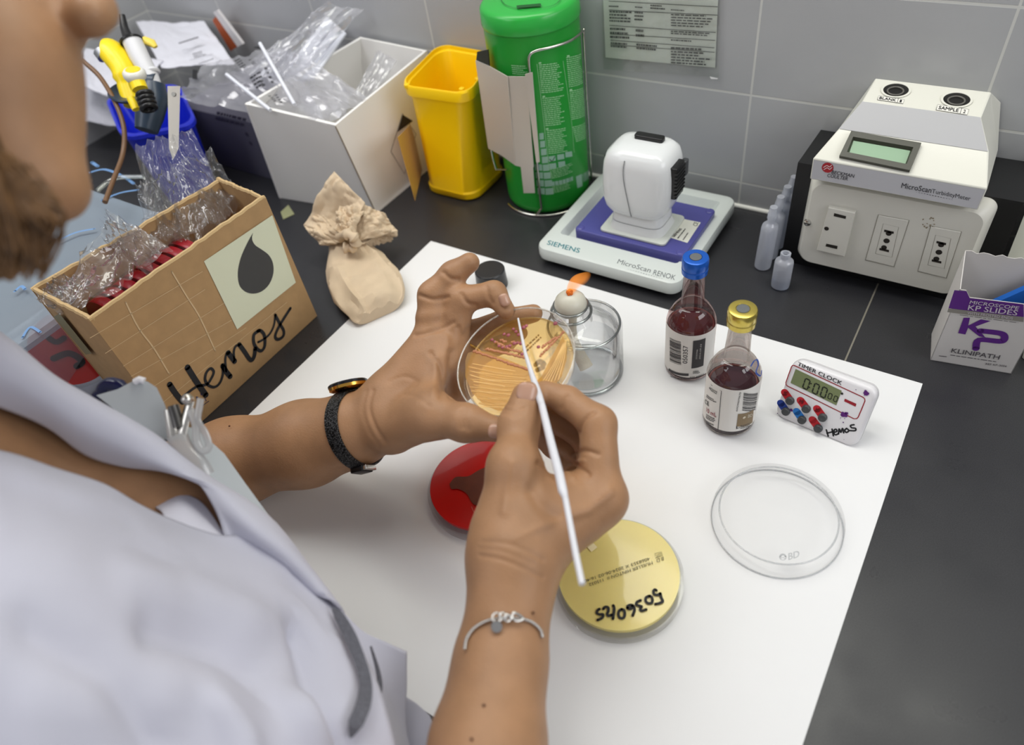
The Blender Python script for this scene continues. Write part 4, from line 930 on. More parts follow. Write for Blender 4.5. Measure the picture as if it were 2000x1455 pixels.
mk.rows(q7(210, 300), q7(370, 308), q7(210, 205), 3, 8); mk.rows(q7(410, 290), q7(480, 295), q7(410, 215), 2, 8); mk.rows(q7(685, 318), q7(870, 330), q7(685, 298), 1, 9); mk.rows(q7(215, 370), q7(365, 380), q7(215, 320), 2, 10)
mk.rows(q7(685, 385), q7(960, 400), q7(685, 355), 1, 11); mk.rows(q7(685, 495), q7(1005, 515), q7(685, 388), 5, 12, 0.5); mk.rows(q7(415, 385), q7(580, 400), q7(415, 330), 2, 13)
mk.build('printed_rows', M('notice_ink', (92, 94, 94), 0.6), t)
sl = [S.to3(*S.to2(*p), 0.0016) for p in ((1180, 134), (1405, 150), (1408, -25), (1176, -35))]
link_mesh('clear_sleeve', sl, [(0, 1, 2, 3)], film('sleeve', (246, 248, 246), 0.2, 0.15, bump=0.5, bscale=45, minf=0.05), t, 0)
mk = Marks(S, 0.0020); mk.poly([q7(990, 590), q7(1055, 605), q7(1050, 612), q7(1000, 610)]); mk.build('tape_scrap', M('tape_white', (240, 240, 238), 0.5), t)

# ================================================================== wipes canister and its holder
cb = V3(-0.2895, 0.3175, 0.0); R = 0.0497
t = thing('wipes_canister', 'tall green tub of disinfectant wipes with small white print, against the tiled wall', 'canister', cb)
tw = nrm(CAM-cb)*1.0; fpnt = cb+nrm(V3(tw[0], tw[1], 0))*R
zl = zh(fpnt[0], fpnt[1], 70); zl2 = zh(fpnt[0], fpnt[1], 30)
GR = M('green_plastic', (34, 148, 50), 0.3); GR2 = M('green_lid', (46, 168, 66), 0.25)
MB().lathe([(R-.007, 0), (R-.003, .001), (R-.0005, .005), (R, .010), (R, zl)], cb, n=72).build('tub', GR, t, 50)
lid = MB().lathe([(R-.001, zl-.001), (R+.0012, zl), (R+.0016, zl+.001), (R+.0010, zl2-.004), (R-.0015, zl2-.0008), (R-.005, zl2), (1e-5, zl2+.001)], cb, n=72).build('lid', GR2, t, 50)
S = Flat(cb+V3(0, 0, zl2+.0008), (1, 0, 0), (0, 1, 0)); mk = Marks(S, 0.0012)
mk.poly([(1009, 13), (1056, 9), (1058, 14), (1010, 18)]); mk.build('lid_slot', M('slot_green', (14, 84, 30), 0.5), lid)
mk = Marks(S, 0.0008); mk.strip([(978, 0), (990, 12), (1030, 20), (1080, 12), (1096, -2)], 0.0007); mk.build('flap_line', MATS['slot_green'], lid)
S = Round(cb, R)
def q8(x, y): return (920+x/4.042, 60+y/4.042)
mk = Marks(S, 0.0003)
for bl, br, tl, n, sd in (((555, 495), (732, 470), (535, 262), 15, 1), ((588, 755), (752, 730), (562, 525), 15, 2), ((612, 975), (772, 950), (597, 780), 13, 3), ((772, 450), (884, 410), (750, 205), 16, 4), ((795, 705), (902, 660), (775, 470), 16, 5), ((828, 880), (915, 830), (797, 755), 9, 6), ((330, 345), (455, 350), (318, 265), 5, 7), ((632, 1170), (810, 1110), (622, 1090), 6, 8), ((645, 1285), (800, 1235), (640, 1225), 5, 9)):
    mk.rows(q8(*bl), q8(*br), q8(*tl), n, sd, 0.42)
for x, y in ((535, 250), (565, 515), (592, 770), (757, 195), (778, 462)): mk.poly([q8(x, y+12), q8(x+20, y+8), q8(x+18, y-4), q8(x-2, y)])
mk.strip([q8(725, 240), q8(790, 700), q8(812, 960)], 0.0004, n=3); mk.strip([q8(520, 262), q8(572, 700), q8(618, 1100)], 0.0004, n=3)
mk.build('printed_text', M('can_text', (160, 212, 160), 0.5), t)
mk = Marks(S, 0.0003)
for i in range(8):
    y = 805+i*62; x = 540+i*7
    mk.poly([q8(x, y+55), q8(x+34+i*4, y+50), q8(x+32+i*4, y), q8(x-2, y+4)])
    if i > 3: mk.poly([q8(x-62, y+48), q8(x-6, y+52), q8(x-8, y+2), q8(x-66, y)])
for x, y in ((615, 992), (682, 978), (745, 958), (620, 1050), (690, 1035)): mk.poly([q8(x, y+42), q8(x+54, y+32), q8(x+50, y-8), q8(x-3, y)])
mk.rows(q8(638, 1225), q8(808, 1180), q8(634, 1190), 1, 5, 0.9, 0, 9)
mk.poly([q8(838, 1242), q8(880, 1225), q8(870, 1130), q8(826, 1150)]); mk.bars(q8(885, 1195), q8(955, 1150), q8(872, 1130), 14, 4)
mk.build('pale_boxes', M('can_pale', (150, 190, 168), 0.5), t)
mk = Marks(S, 0.0005); mk.strip([q8(620, 1012), q8(638, 1028), q8(662, 992)], 0.0009); mk.build('tick', M('tick', (40, 70, 50), 0.5), t)

t = thing('canister_holder', 'steel wire frame and bent metal plate clasping the green wipes tub', 'holder', cb)
def on(x, y, e=0.003): u, v = S.to2(x, y); return S.to3(u, v, e)
f1 = [on(1058, 405, .002), on(1052, 340), on(1046, 262), on(1040, 190), on(1034, 125), on(1035, 106), on(1046, 97), on(1075, 90), on(1110, 78), on(1138, 60)]
f1 += [on(1143, 62), on(1147, 120), on(1152, 190), on(1157, 260), on(1161, 330), on(1163, 352)]
f1 = [V3(p[0], p[1], max(p[2], 0.002)) for p in f1]
MB().tube(cr(f1, 4), 0.0014, 10).build('wire_hoop', STEEL, t, 60)
fb_ = [cb+V3((R+.004)*math.cos(a), (R+.004)*math.sin(a), 0.0016) for a in np.linspace(-2.2, -0.5, 14)]
MB().tube(fb_, 0.0014, 10).build('wire_foot', STEEL, t, 60)
ft_ = f1[0]; MB().tube([ft_, V3(ft_[0]-.006, ft_[1]-.004, .0016), V3(ft_[0]-.012, ft_[1]+.004, .0016)], 0.0013, 10).build('wire_bend', STEEL, t, 60)
u0, _ = S.to2(1003, 250); fold = S.to3(u0, 0, .008); tang = nrm(S.to3(u0+.001, 0, 0)-S.to3(u0, 0, 0))
SA = Flat(fold, tang, (0, 0, 1)); PL = M('plate_steel', (216, 210, 200), 0.42, metal=0.45, bump=0.03, bscale=300)
pts = [SA.to3(*SA.to2(*q8(*p))) for p in ((285, 362), (437, 362), (492, 1075), (487, 1085), (502, 1282), (415, 1282), (392, 1075), (350, 1065))]
MB().slab(pts, SA.n, 0.0009).build('front_plate', PL, t, 10)
SB = Flat(fold, nrm(V3(-1, 0.28, 0)), (0, 0, 1)); pts = [SB.to3(*SB.to2(*q8(*p))) for p in ((285, 362), (350, 1065), (240, 985), (135, 930), (35, 235), (150, 285))]
MB().slab(pts, SB.n, 0.0009).build('side_plate', PL, t, 10)
pts = [SA.to3(*SA.to2(*q8(*p)), .0025) for p in ((437, 335), (492, 322), (548, 1030), (525, 1032))]
MB().slab(pts, SA.n, 0.0012).build('rail', PL, t, 10)
pts = [SB.to3(*SB.to2(*q8(*p)), -.001) for p in ((35, 235), (42, 170), (128, 152), (140, 285))]
_c = [SB.to3(*SB.to2(*p), -.004) for p in ((954, 290), (959, 315), (965, 334), (986, 334))]; MB().tube(_c, .0018, 8, flat=.5).build('spring_clip', STEEL, t, 40)
MB().slab(pts, SB.n, 0.001).build('hook', M('hook_dark', (60, 66, 62), 0.3, metal=0.8), t, 10)

# ================================================================== yellow sharps bin
def qloop(c4, r, z=None, shrink=0.0, n=8):
    c4 = [np.asarray(p, float) for p in c4]; out = []
    for x, y in rrect(2-2*shrink, 2-2*shrink, r, n):
        u, v = (x+1)/2, (y+1)/2; p = (c4[0]*(1-u)+c4[1]*u)*(1-v)+(c4[3]*(1-u)+c4[2]*u)*v
        if z is not None: p = V3(p[0], p[1], z)
        out.append(p)
    return out
ht = 0.142
tc4 = [Zp(777, 166, ht), Zp(914, 184, ht), Zp(972, 104, ht), Zp(858, 84, ht)]
bm = V3(-0.400, 0.2965, 0); bc4 = [bm+V3(-.039, -.036, 0), bm+V3(.036, -.036, 0), bm+V3(.037, .040, 0), bm+V3(-.039, .040, 0)]
t = thing('sharps_bin', 'open yellow plastic bin with rounded corners between the white carton and the green tub', 'bin', bm)
def mixq(k, s=0.0): return [b*(1-k)+a*k for a, b in zip(tc4, bc4)]
YL = M('yellow_plastic', (255, 208, 6), 0.32)
L = [qloop(bc4, .5, .004, .06), qloop(bc4, .5, .0008, .02), qloop(bc4, .5, .003, -.03), qloop(bc4, .5, .010, -.04), qloop(bc4, .5, .012, .0), qloop(mixq(.86), .42, ht-.020, .07), qloop(mixq(.9), .42, ht-.016, .05), qloop(tc4, .42, ht-.013, .05), qloop(tc4, .40, ht-.012, .0), qloop(tc4, .40, ht-.002, -.01), qloop(tc4, .40, ht, .01), qloop(tc4, .40, ht, .035), qloop(tc4, .40, ht-.004, .05), qloop(tc4, .40, ht-.005, .085), qloop(mixq(.85), .42, ht-.022, .11), qloop(bc4, .5, .006, .06)]
MB().loft(L).build('bin_body', YL, t, 40)
for k, (x, y) in enumerate(((796, 172), (903, 180), (934, 160))):
    p = Zp(x, y, ht-.004); MB().rbox(p, (.006, .006, .005), .002, .001).build('lid_catch', YL, t)
S = Flat(V3(-.445, .262, 0), (.6, -.8, 0), (0, 0, 1))
pts = [S.to3(*S.to2(*p)) for p in ((777, 268), (802, 243), (837, 365), (811, 392))]
pts = [V3(p[0], p[1], max(p[2], .0006)) for p in pts]
MB().slab(pts, S.n, .0005).build('paper_flap', film('flap_yellow', (240, 214, 150), 0.15, 0.3, diffuse=0.7, dcol=(226, 186, 110)), t, 10)

# ================================================================== white carton with packages
zb = 0.118
A = Zp(735, 418, .0004); B = Zp(545, 386, .0004); A1 = Xp(655, 245, -0.4775); _f = Flat(A, B-A, A1-A); B1 = _f.to3(*_f.to2(478, 203))
C0 = V3(A[0]+.002, .350, .0004); D0 = V3(B[0]+.002, .350, .0004); _f = Flat(A, C0-A, A1-A); C1 = _f.to3(*_f.to2(852, 84)); C1 = A1+(C1-A1)*min(1.0, (.360-A1[1])/(C1[1]-A1[1])); _f = Flat(C0, D0-C0, C1-C0); D1 = _f.to3(*_f.to2(704, 72))
t = thing('white_carton', 'open white cardboard box filled with clear packets, behind the tan paper bag', 'box', (A+B+C0+D0)/4)
CB = M('white_card', (238, 236, 232), 0.6, bump=0.02, bscale=600)
wall_t = 0.004
def wallp(a, b, b1, a1, name):
    n = nrm(np.cross(b-a, a1-a)); cc = (A+B+C0+D0)/4
    if np.dot(n, a-cc) < 0: n = -n
    return MB().loft([[a-n*wall_t, b-n*wall_t, b1-n*wall_t, a1-n*wall_t], [a, b, b1, a1]]).build(name, CB, t, 0)
wallp(A, B, B1, A1, 'side_panel'); fr_ = wallp(A, C0, C1, A1, 'side_panel'); wallp(C0, D0, D1, C1, 'side_panel'); wallp(B, D0, D1, B1, 'side_panel')
MB().loft([[p+V3(0, 0, 0) for p in (A, C0, D0, B)], [p+V3(0, 0, .003) for p in (A, C0, D0, B)]]).build('bottom_panel', CB, t, 10)
MB().tube([A+V3(.0006, -.0006, .001), A1+V3(.0006, -.0006, -.001)], .0007, 8).build('corner_seam', M('seam_brown', (128, 112, 90), .8), t, 60)
S = Flat(A, C0-A, A1-A)
mk = Marks(S, 0.0004); mk.strip([(763, 296), (786, 222), (812, 262), (790, 340)], 0.0008, True, 1); mk.poly([(776, 258), (786, 224), (806, 236)]); mk.build('hazard_mark', M('mark_black', (54, 48, 44), 0.6), t)

def crumple(name, c4, mat, amp, freq, seed, parent=None, nu=46, nv=36, bulge=0.0, thick=0.0, facet=False):
    """film or paper sheet over four corners (A B C D going round), folded by noise"""
    c4 = [np.asarray(p, float) for p in c4]; n = nrm(np.cross(c4[1]-c4[0], c4[3]-c4[0]))
    if n[2] < 0: n = -n
    def fn(u, v):
        p = (c4[0]*(1-u)+c4[1]*u)*(1-v)+(c4[3]*(1-u)+c4[2]*u)*v
        if facet:
            w1 = noise3((u*3, v*3, 9), seed)*.25; g1 = (1-abs(noise3((u*freq*1.3+w1*3, v*freq*.45, 1), seed)))**3; g2 = (1-abs(noise3((u*freq*.7+v*freq*.8, v*freq*.6-u*freq*.6+w1*2, 5), seed)))**4; g3 = noise3((u*freq*7, v*freq*7, 2), seed)
            return p+n*(amp*(1.1*g1+1.0*g2+.12*g3-.8)+bulge*4*u*(1-u)*4*v*(1-v)/4)
        f = noise3((u*freq, v*freq, 0), seed); f2 = abs(noise3((u*freq*2.3, v*freq*2.3, 3), seed)); f3 = abs(noise3((u*freq*5, v*freq*5, 3), seed))
        return p+n*(amp*(f+0.7*f2+0.3*f3)+bulge*4*u*(1-u)*4*v*(1-v)/4)
    o = MB().grid(fn, nu, nv).build(name, mat, parent, 25 if not facet else 40)
    if thick:
        m = o.modifiers.new('thickness', 'SOLIDIFY'); m.thickness = thick
    return o
BAG = film('bag_film', (246, 246, 248), 0.3, 0.06, diffuse=0.34, dcol=(240, 240, 246), minf=0.08)
# packets in the carton
def bag_thing(name, label, cat, px, zs, seed, amp=.008, freq=3.0, bulge=.01, group=None, mat=None):
    c4 = [Zp(x, y, z) for (x, y), z in zip(px, zs)]
    t = thing(name, label, cat, sum(c4)/4, group); crumple('film', c4, mat or BAG, amp, freq, seed, t, 60, 50, bulge=bulge, facet=True); return t, c4
t, c4 = bag_thing('swab_packet', 'clear pouch of long white swabs sticking up behind the white carton', 'packet', ((470, 140), (560, 175), (712, 20), (640, 8)), (.15, .13, .175, .19), 3, .006)
for i in range(11):
    a = D(540+i*7, 165-i*1, .91-.004*i); b = D(640+i*3.4, 36+i*3, .95-.003*(i % 4))
    tag(MB().tube([a, b], .0022, 8).build('swab', M('swab_white', (226, 228, 236), 0.4), smooth=60), 'long thin white swab bundled inside the clear pouch behind the white carton', 'swab', 'swabs bundled in the pouch behind the carton')
t, c4 = bag_thing('printed_pouch', 'clear pouch with black print slumped over the near corner of the white carton', 'packet', ((440, 150), (650, 240), (720, 190), (560, 90)), (.135, .122, .128, .16), 9, .006, 2.5, .012)
S = Flat(c4[0], c4[1]-c4[0], c4[3]-c4[0]); mk = Marks(S, .016)
def q9(x, y): return (330+x/4.444, 60+y/4.444)
for bl, br, tl in (((700, 405), (745, 380), (640, 335)), ((770, 480), (830, 440), (840, 590)), ((830, 435), (860, 420), (890, 575)), ((890, 390), (915, 385), (970, 545)), ((760, 330), (800, 320), (800, 375)), ((985, 630), (1010, 625), (1040, 710)), ((930, 640), (960, 635), (990, 695))): mk.rows(q9(*bl), q9(*br), q9(*tl), 4, int(bl[0]), .5, .2, 3)
mk.poly([q9(805, 225), q9(850, 215), q9(870, 245)]); mk.poly([q9(285, 410), q9(325, 420), q9(325, 500), q9(280, 490)])
mk.build('printed_text', INK, t)
for a, b, l_ in (((500, 380), (880, 690), 'white swab lying on the printed pouch, the one nearer the blue holder'), ((790, 110), (1090, 640), 'white swab lying on the printed pouch, the one nearer the wall')):
    tag(MB().tube([D(*q9(*a), .865), D(*q9(*b), .825)], .0022, 10).build('swab', MATS['swab_white'], smooth=60), l_, 'swab')
t, c4 = bag_thing('clear_pouch', 'crumpled empty clear pouch lying inside the white carton', 'packet', ((585, 225), (680, 238), (690, 170), (610, 130)), (.118, .116, .12, .13), 14, .008, 3.5, .014)
t, c4 = bag_thing('blister_packet', 'narrow see-through blister packet standing against the inner wall of the white carton', 'packet', ((690, 185), (722, 200), (776, 118), (738, 98)), (.112, .110, .135, .14), 21, .002, 3, .008, mat=film('blister', (240, 240, 242), .3, .08, bump=.3, bscale=80, diffuse=.35, dcol=(226, 226, 230), minf=.1))
t, c4 = bag_thing('clear_bag', 'loose clear plastic bag hanging over the rim beside the blue holder', 'packet', ((345, 195), (640, 245), (560, 95), (400, 130)), (.125, .123, .155, .14), 31, .006, 3, .01)
# grey carton behind the white one
gA = Zp(372, 290, .0004); gB = Zp(520, 330, .0004)
c_ = V3(-.725, .270, .0004)
t = thing('grey_carton', 'low dark grey carton with faint print, between the blue holder and the white carton', 'box', c_)
MB().rbox(c_, (.17, .13, .085), .002, .001).build('carton', M('grey_card', (92, 90, 104), 0.7), t)
S = Flat(c_+V3(0, -.0651, 0), (1, 0, 0), (0, 0, 1)); mk = Marks(S, .0003); mk.dots([(482, 262), (490, 280)], .003); mk.rows((420, 235), (480, 250), (425, 215), 2, 4); mk.build('printed_text', M('faint', (66, 62, 78), .7), t)

# white parcels at the back
def sheet_thing(name, label, px, zs, mat, seed, amp=.004, freq=2.5, cat='packet', bulge=.012):
    c4 = [Zp(x, y, z) for (x, y), z in zip(px, zs)]; t = thing(name, label, cat, sum(c4)/4); crumple('wrap', c4, mat, amp, freq, seed, t, bulge=bulge, thick=.001); return t, c4
WP = M('white_wrap', (222, 222, 230), 0.5)
t, c4 = sheet_thing('white_parcel', 'white plastic parcel with a printed address label at the back corner', ((315, 130), (460, 125), (400, 45), (265, 42)), (.12, .11, .13, .13), WP, 4)
S = Flat((c4[0]+c4[1]+c4[2]+c4[3])/4+V3(0, 0, .013), c4[1]-c4[0], c4[3]-c4[0]); mk = Marks(S, .002)
def q10(x, y): return (x/2.857, y/2.857)
mk.strip([q10(1000, 250), q10(1110, 215)], .004, n=1); mk.strip([q10(1020, 290), q10(1150, 260)], .0008, n=1); mk.strip([q10(1060, 345), q10(1190, 310)], .0008, n=1); mk.strip([q10(1110, 365), q10(1195, 335)], .002, n=1); mk.rows(q10(1090, 335), q10(1160, 315), q10(1075, 305), 3, 3)
mk.build('printed_label', M('label_ink', (70, 66, 74), .6), t)
t, c4 = sheet_thing('white_parcel', 'plain white wrapped parcel half hidden behind the face and blue holder', ((150, 165), (250, 205), (320, 120), (165, 95)), (.10, .10, .12, .12), WP, 8)
t, c4 = sheet_thing('white_parcel', 'lowest white parcel lying on the counter behind the face', ((150, 235), (245, 250), (245, 170), (150, 150)), (.05, .05, .08, .08), M('wrap_grey', (196, 196, 204), .6), 12)
a_, b_2 = Yp(470, 85, .34), Yp(425, 22, .34)
t = thing('orange_packet', 'narrow orange and white packet edge propped against the wall near the parcels', 'packet', a_)
MB().slab([Yp(462, 92, .345), Yp(450, 100, .345), Yp(415, 40, .345), Yp(424, 28, .345)], (0, -1, 0), .004).build('orange_side', M('orange', (176, 84, 44), .6), t); MB().slab([Yp(474, 86, .342), Yp(464, 92, .342), Yp(416, 24, .342), Yp(424, 20, .342)], (0, -1, 0), .004).build('white_side', M('edge_white', (216, 212, 212), .5), t)
# ================================================================== kraft box with wrapped plates
KX = -0.405; ky0, ky1 = -0.1735, 0.0170; kz = 0.150
BN = Zp(445, 347, kz); BS = Zp(62, 566, kz)
kF = [V3(KX, ky0, 0.0004), V3(KX, ky1, 0.0004)]; kB = [V3(BS[0], ky0+.004, .0004), V3(BN[0], ky1+.002, .0004)]
t = thing('kraft_box', 'open brown cardboard box with a drop sticker and big black handwriting', 'box', (kF[0]+kF[1]+kB[0]+kB[1])/4)
KM = M('kraft', (172, 139, 97), 0.75, bump=0.06, bscale=500, var=0.06, vscale=90)
KE = M('kraft_edge', (190, 162, 118), 0.85, bump=0.5, bscale=900)
def kpanel(a, b, za, zb_, nm, lab=None):
    a = np.asarray(a, float); b = np.asarray(b, float); cc = (kF[0]+kB[1])/2; n = nrm(np.cross(b-a, V3(0, 0, 1)))
    if np.dot(n, a-cc) < 0: n = -n
    N = 26; up = V3(0, 0, 1)
    def fn(e):
        return [a-n*e, b-n*e]+[b+(a-b)*i/N+up*((zb_*(1-i/N)+za*i/N)+0.0012*noise3((i*.6, a[0]*50, 0))+(.0006 if i % 2 else 0))-n*e+n*.0012*noise3((i*.35, a[1]*30, 5)) for i in range(N+1)]
    o = MB().loft([fn(.0038), fn(0)]).build(nm, KM, t, 20, lab)
    top_o = fn(0)[2:]; top_i = fn(.0038)[2:]
    m = MB(); m.tube([(p+q)/2+up*.0002 for p, q in zip(top_o, top_i)], .0021, 6); m.build('torn_edge', KE, o, 40)
    return o
kf = kpanel(kF[0], kF[1], .1535, .1485, 'front_panel'); kpanel(kF[1], kB[1], .148, .154, 'end_panel'); kpanel(kB[1], kB[0], .152, .150, 'back_panel'); kpanel(kB[0], kF[0], .149, .153, 'end_panel')
MB().loft([[kF[0], kF[1], kB[1], kB[0]], [p+V3(0, 0, .003) for p in (kF[0], kF[1], kB[1], kB[0])]]).build('bottom_panel', KM, t, 10)
S = Flat(V3(KX, 0, 0), (0, 1, 0), (0, 0, 1))
def q11(x, y): return (320+x/6.615, 590+y/6.615)
mk = Marks(S, 0.0006); mk.poly([(397.4, 510), (462.5, 643), (577, 551.5), (531, 420)]); stk = mk.build('sticker', M('sticker_pale', (214, 218, 192), 0.5), kf)
mk = Marks(S, 0.0009)
dr = cr([np.array(p, float) for p in ((493, 454), (481, 476), (469, 504), (463.5, 532), (466.5, 556), (478, 569), (494, 573), (511, 568), (525, 554), (532.5, 534), (532, 514), (524, 498), (510, 487), (498, 479), (492, 470), (491, 462))], 4)
mk.poly([tuple(p) for p in dr]); mk.build('drop_print', M('drop_grey', (58, 58, 58), 0.5), kf)
mk = Marks(S, 0.0006)
for st, w_ in (([(70, 1060), (150, 1180), (240, 1290)], .0052), ([(300, 840), (420, 1030), (540, 1200)], .0056), ([(230, 1235), (330, 1150), (430, 1085), (550, 1060), (610, 980), (640, 900), (600, 855), (545, 910), (530, 1000), (570, 1070), (650, 1095), (720, 1040), (760, 920), (750, 810)], .0028),
               ([(755, 820), (805, 900), (855, 960)], .0052), ([(800, 890), (790, 760), (800, 680), (825, 650)], .0026), ([(825, 650), (870, 710), (912, 765)], .0052), ([(905, 730), (900, 640), (920, 575), (965, 545)], .0026), ([(970, 545), (1040, 640), (1100, 730), (1135, 745), (1165, 690), (1175, 600)], .0046),
               ([(1230, 365), (1160, 420), (1160, 530), (1210, 610), (1260, 625), (1300, 560), (1295, 430), (1250, 370), (1210, 370)], .0036), ([(1215, 515), (1290, 475), (1370, 400), (1420, 290), (1435, 165)], .0024), ([(1435, 165), (1490, 270), (1545, 370), (1535, 440), (1470, 480), (1435, 440), (1470, 340), (1540, 220), (1630, 80)], .0034)):
    mk.strip([q11(*q) for q in st], w_)
mk.build('handwriting', INK, kf)
mk = Marks(S, 0.0004)
for a, b in (((205, 690), (400, 565)), ((240, 715), (440, 590)), ((255, 735), (452, 625)), ((175, 660), (395, 530)), ((275, 770), (480, 640)), ((300, 800), (560, 590))): mk.strip([a, b], 0.0005, n=1)
for p in (((245, 590), (270, 640), (300, 680), (330, 730)), ((335, 530), (365, 580), (390, 620), (420, 685))): mk.strip(p, 0.0012)
mk.build('tape_crease', M('tape_line', (206, 180, 140), 0.4), kf)
mk = Marks(S, 0.0005)
mk.strip([q11(490, 1165), q11(545, 1275)], .0007, n=1); mk.strip([q11(495, 1335), q11(580, 1275)], .0007, n=1); mk.poly([q11(410, 1215), q11(445, 1222), q11(420, 1255)]); mk.poly([q11(470, 1165), q11(500, 1190), q11(475, 1205)])
mk.build('arrow_print', M('navy_ink', (40, 36, 84), .6), kf)
# side tape on the near end
Se = Flat(V3(0, ky0, 0), (1, 0, 0), (0, 0, 1)); mk = Marks(Se, .0004); mk.poly([(105, 618), (117, 612), (180, 690), (168, 692)]); mk.build('end_tape', M('olive_tape', (126, 118, 84), .5), t)
# red plates standing in the box
RA = M('plate_red', (150, 18, 32), 0.25, spec=0.5)
def plate(cen, ax, label, grp):
    q = thing('agar_plate', label, 'petri dish', cen, grp)
    MB().lathe([(1e-5, 0), (.0415, 0), (.042, .0006), (.042, .009), (.0415, .0096), (1e-5, .0096)], cen, ax=ax, n=40).build('agar', RA, q, 40)
    MB().lathe([(.0432, .0005), (.0440, .0008), (.0440, .0118), (.0432, .0122)], cen, ax=ax, n=40, cap0=False, cap1=False).build('dish', DISH, q, 40)
for i in range(8):
    plate(V3(KX-.0500, -.146+.0128*i, .0895), V3(0, 1, 0), 'red agar plate standing on edge in film inside the brown box', 'red plates in the brown box')
WRAP = film('wrap_film', (252, 252, 252), 0.26, 0.08, minf=0.07, maxf=.8, diffuse=.09, dcol=(245, 245, 245))
def wrap(name, label, px, dp, seed, amp, freq, bulge, nu=80, nv=70):
    c4 = [D(x, y, d) for (x, y), d in zip(px, dp)]; q = thing(name, label, 'wrap', sum(c4)/4); crumple('film', c4, WRAP, amp, freq, seed, q, nu, nv, bulge, 0, True); return q
q = wrap('film_wrap', 'crinkled clear film over the red plates in the brown box', ((95, 590), (165, 605), (335, 485), (225, 420)), (.600, .585, .645, .66), 41, .007, 3.2, .02)
crumple('film_fold', [D(200, 470, .645), D(290, 540, .615), D(330, 480, .64), D(215, 418, .66)], WRAP, .010, 4.5, 47, q, 64, 60, .02, 0, True)
crumple('film_tail', [D(75, 590, .605), D(115, 612, .59), D(210, 545, .61), D(110, 545, .62)], WRAP, .006, 5, 49, q, 60, 40, .01, 0, True)
q = wrap('film_sleeve', 'tall empty crinkled film sleeve standing out of the brown box before the blue holder', ((300, 505), (455, 415), (378, 258), (268, 285)), (.665, .69, .70, .69), 52, .009, 3.4, .03)
crumple('film_fold', [D(390, 490, .672), D(478, 395, .70), D(415, 300, .71), D(335, 330, .695)], WRAP, .010, 4.0, 55, q, 64, 60, .02, 0, True)
crumple('film_fold', [D(285, 470, .66), D(370, 470, .665), D(345, 330, .685), D(270, 370, .68)], WRAP, .009, 4.6, 58, q, 64, 60, .015, 0, True)
tag(MB().slab([Zp(*p, .0008) for p in ((548, 414), (563, 400), (575, 418), (553, 428))], (0, 0, 1), .0004).build('tape_scrap', M('tape_olive', (156, 158, 118), .5), smooth=0), 'scrap of olive tape on the black counter by the end of the brown box', 'tape')

# ================================================================== blue holder with pipettes
zr = 0.115
rc = [Zp(238, 268, zr), Zp(384, 240, zr), Zp(346, 160, zr), Zp(205, 188, zr)]
cc = sum(rc)/4; lo = [V3(cc[0], cc[1], 0)+(V3(p[0], p[1], 0)-V3(cc[0], cc[1], 0))*.74 for p in rc]
t = thing('pipette_holder', 'bright blue plastic tub behind the film sleeve, holding two dispensers', 'holder', V3(cc[0], cc[1], 0))
BLU = M('blue_plastic', (28, 44, 196), 0.28)
L = [qloop(lo, .4, .0006, .02), qloop(lo, .4, .003, 0), qloop([a*.08+b*.92 for a, b in zip(lo, rc)], .4, zr-.010, .03), qloop(rc, .4, zr-.007, .03), qloop(rc, .4, zr-.006, -.03), qloop(rc, .4, zr-.001, -.03), qloop(rc, .4, zr, 0), qloop(rc, .4, zr, .05), qloop(rc, .4, zr-.004, .07), qloop(lo, .4, .006, .06)]
MB().loft(L).build('tub', BLU, t, 40)
dp = .80
def DD(x, y, d=dp): return D(x, y, d)
t = thing('dispenser', 'pipette with a curved bright yellow grip and white barrel in the blue holder', 'pipette', DD(262, 180))
YP = M('pipette_yellow', (244, 214, 22), .3); GP = M('pipette_white', (214, 214, 216), .35); NP = M('pipette_navy', (44, 58, 74), .3)
MB().tube(cr([DD(206, 98), DD(216, 100), DD(232, 118), DD(246, 142), DD(250, 170), DD(262, 205)], 4), [.007]+[.0150]*8+[.0145]*6+[.011]*6, 20, flat=.8).build('grip', YP, t, 60)
MB().tube([DD(258, 80), DD(272, 110), DD(292, 145), DD(312, 200)], [.0105, .0105, .0090, .008], 20).build('barrel', GP, t, 60)
MB().tube([DD(238, 30, .81), DD(243, 55, .81), DD(252, 78, .805)], [.0035, .0045, .006], 16).build('plunger', BLACK, t, 60); MB().lathe([(.012, -.002), (.0125, 0), (.009, .002)], DD(256, 79, .80), ax=DD(240, 40)-DD(256, 79), n=28).build('plunger_collar', BLACK, t, 40)
MB().tube([DD(280, 78, .81), DD(296, 84, .81), DD(304, 92, .81)], [.006, .006, .003], 14, flat=.6).build('ejector', M('ejector_yellow', (240, 214, 90), .35), t, 60)
MB().tube([DD(196, 100, .81), DD(205, 112, .81)], .008, 14).build('grip_end', M('grip_grey', (150, 152, 156), .3, metal=.6), t, 60)
t = thing('dispenser', 'dark navy pipette with a yellow-centred white button in the blue holder', 'pipette', DD(285, 200, .77))
dp = .765
ax_ = nrm(DD(258, 160)-DD(290, 250)); fl = DD(258, 178); axb = nrm(ax_*.75+nrm(CAM-fl)*.65)
MB().lathe([(.0235, -.003), (.0255, 0), (.0245, .0015), (.020, 0), (1e-5, -.002)], fl, ax=axb, n=44).build('flange', NP, t, 40)
MB().tube([DD(300, 165), DD(300, 190), DD(292, 225), DD(286, 255)], [.0125, .0160, .0150, .012], 24).build('body', NP, t, 60)
MB().tube([DD(262, 170), DD(285, 160), DD(306, 162)], [.010, .011, .010], 16).build('shoulder', NP, t, 60)
for i in range(4): MB().torus(DD(283+i*2.5, 185+i*8.5, .748), .0068, .0026, ax=ax_, n=24).build('spring_coil', BLACK, t, 60)
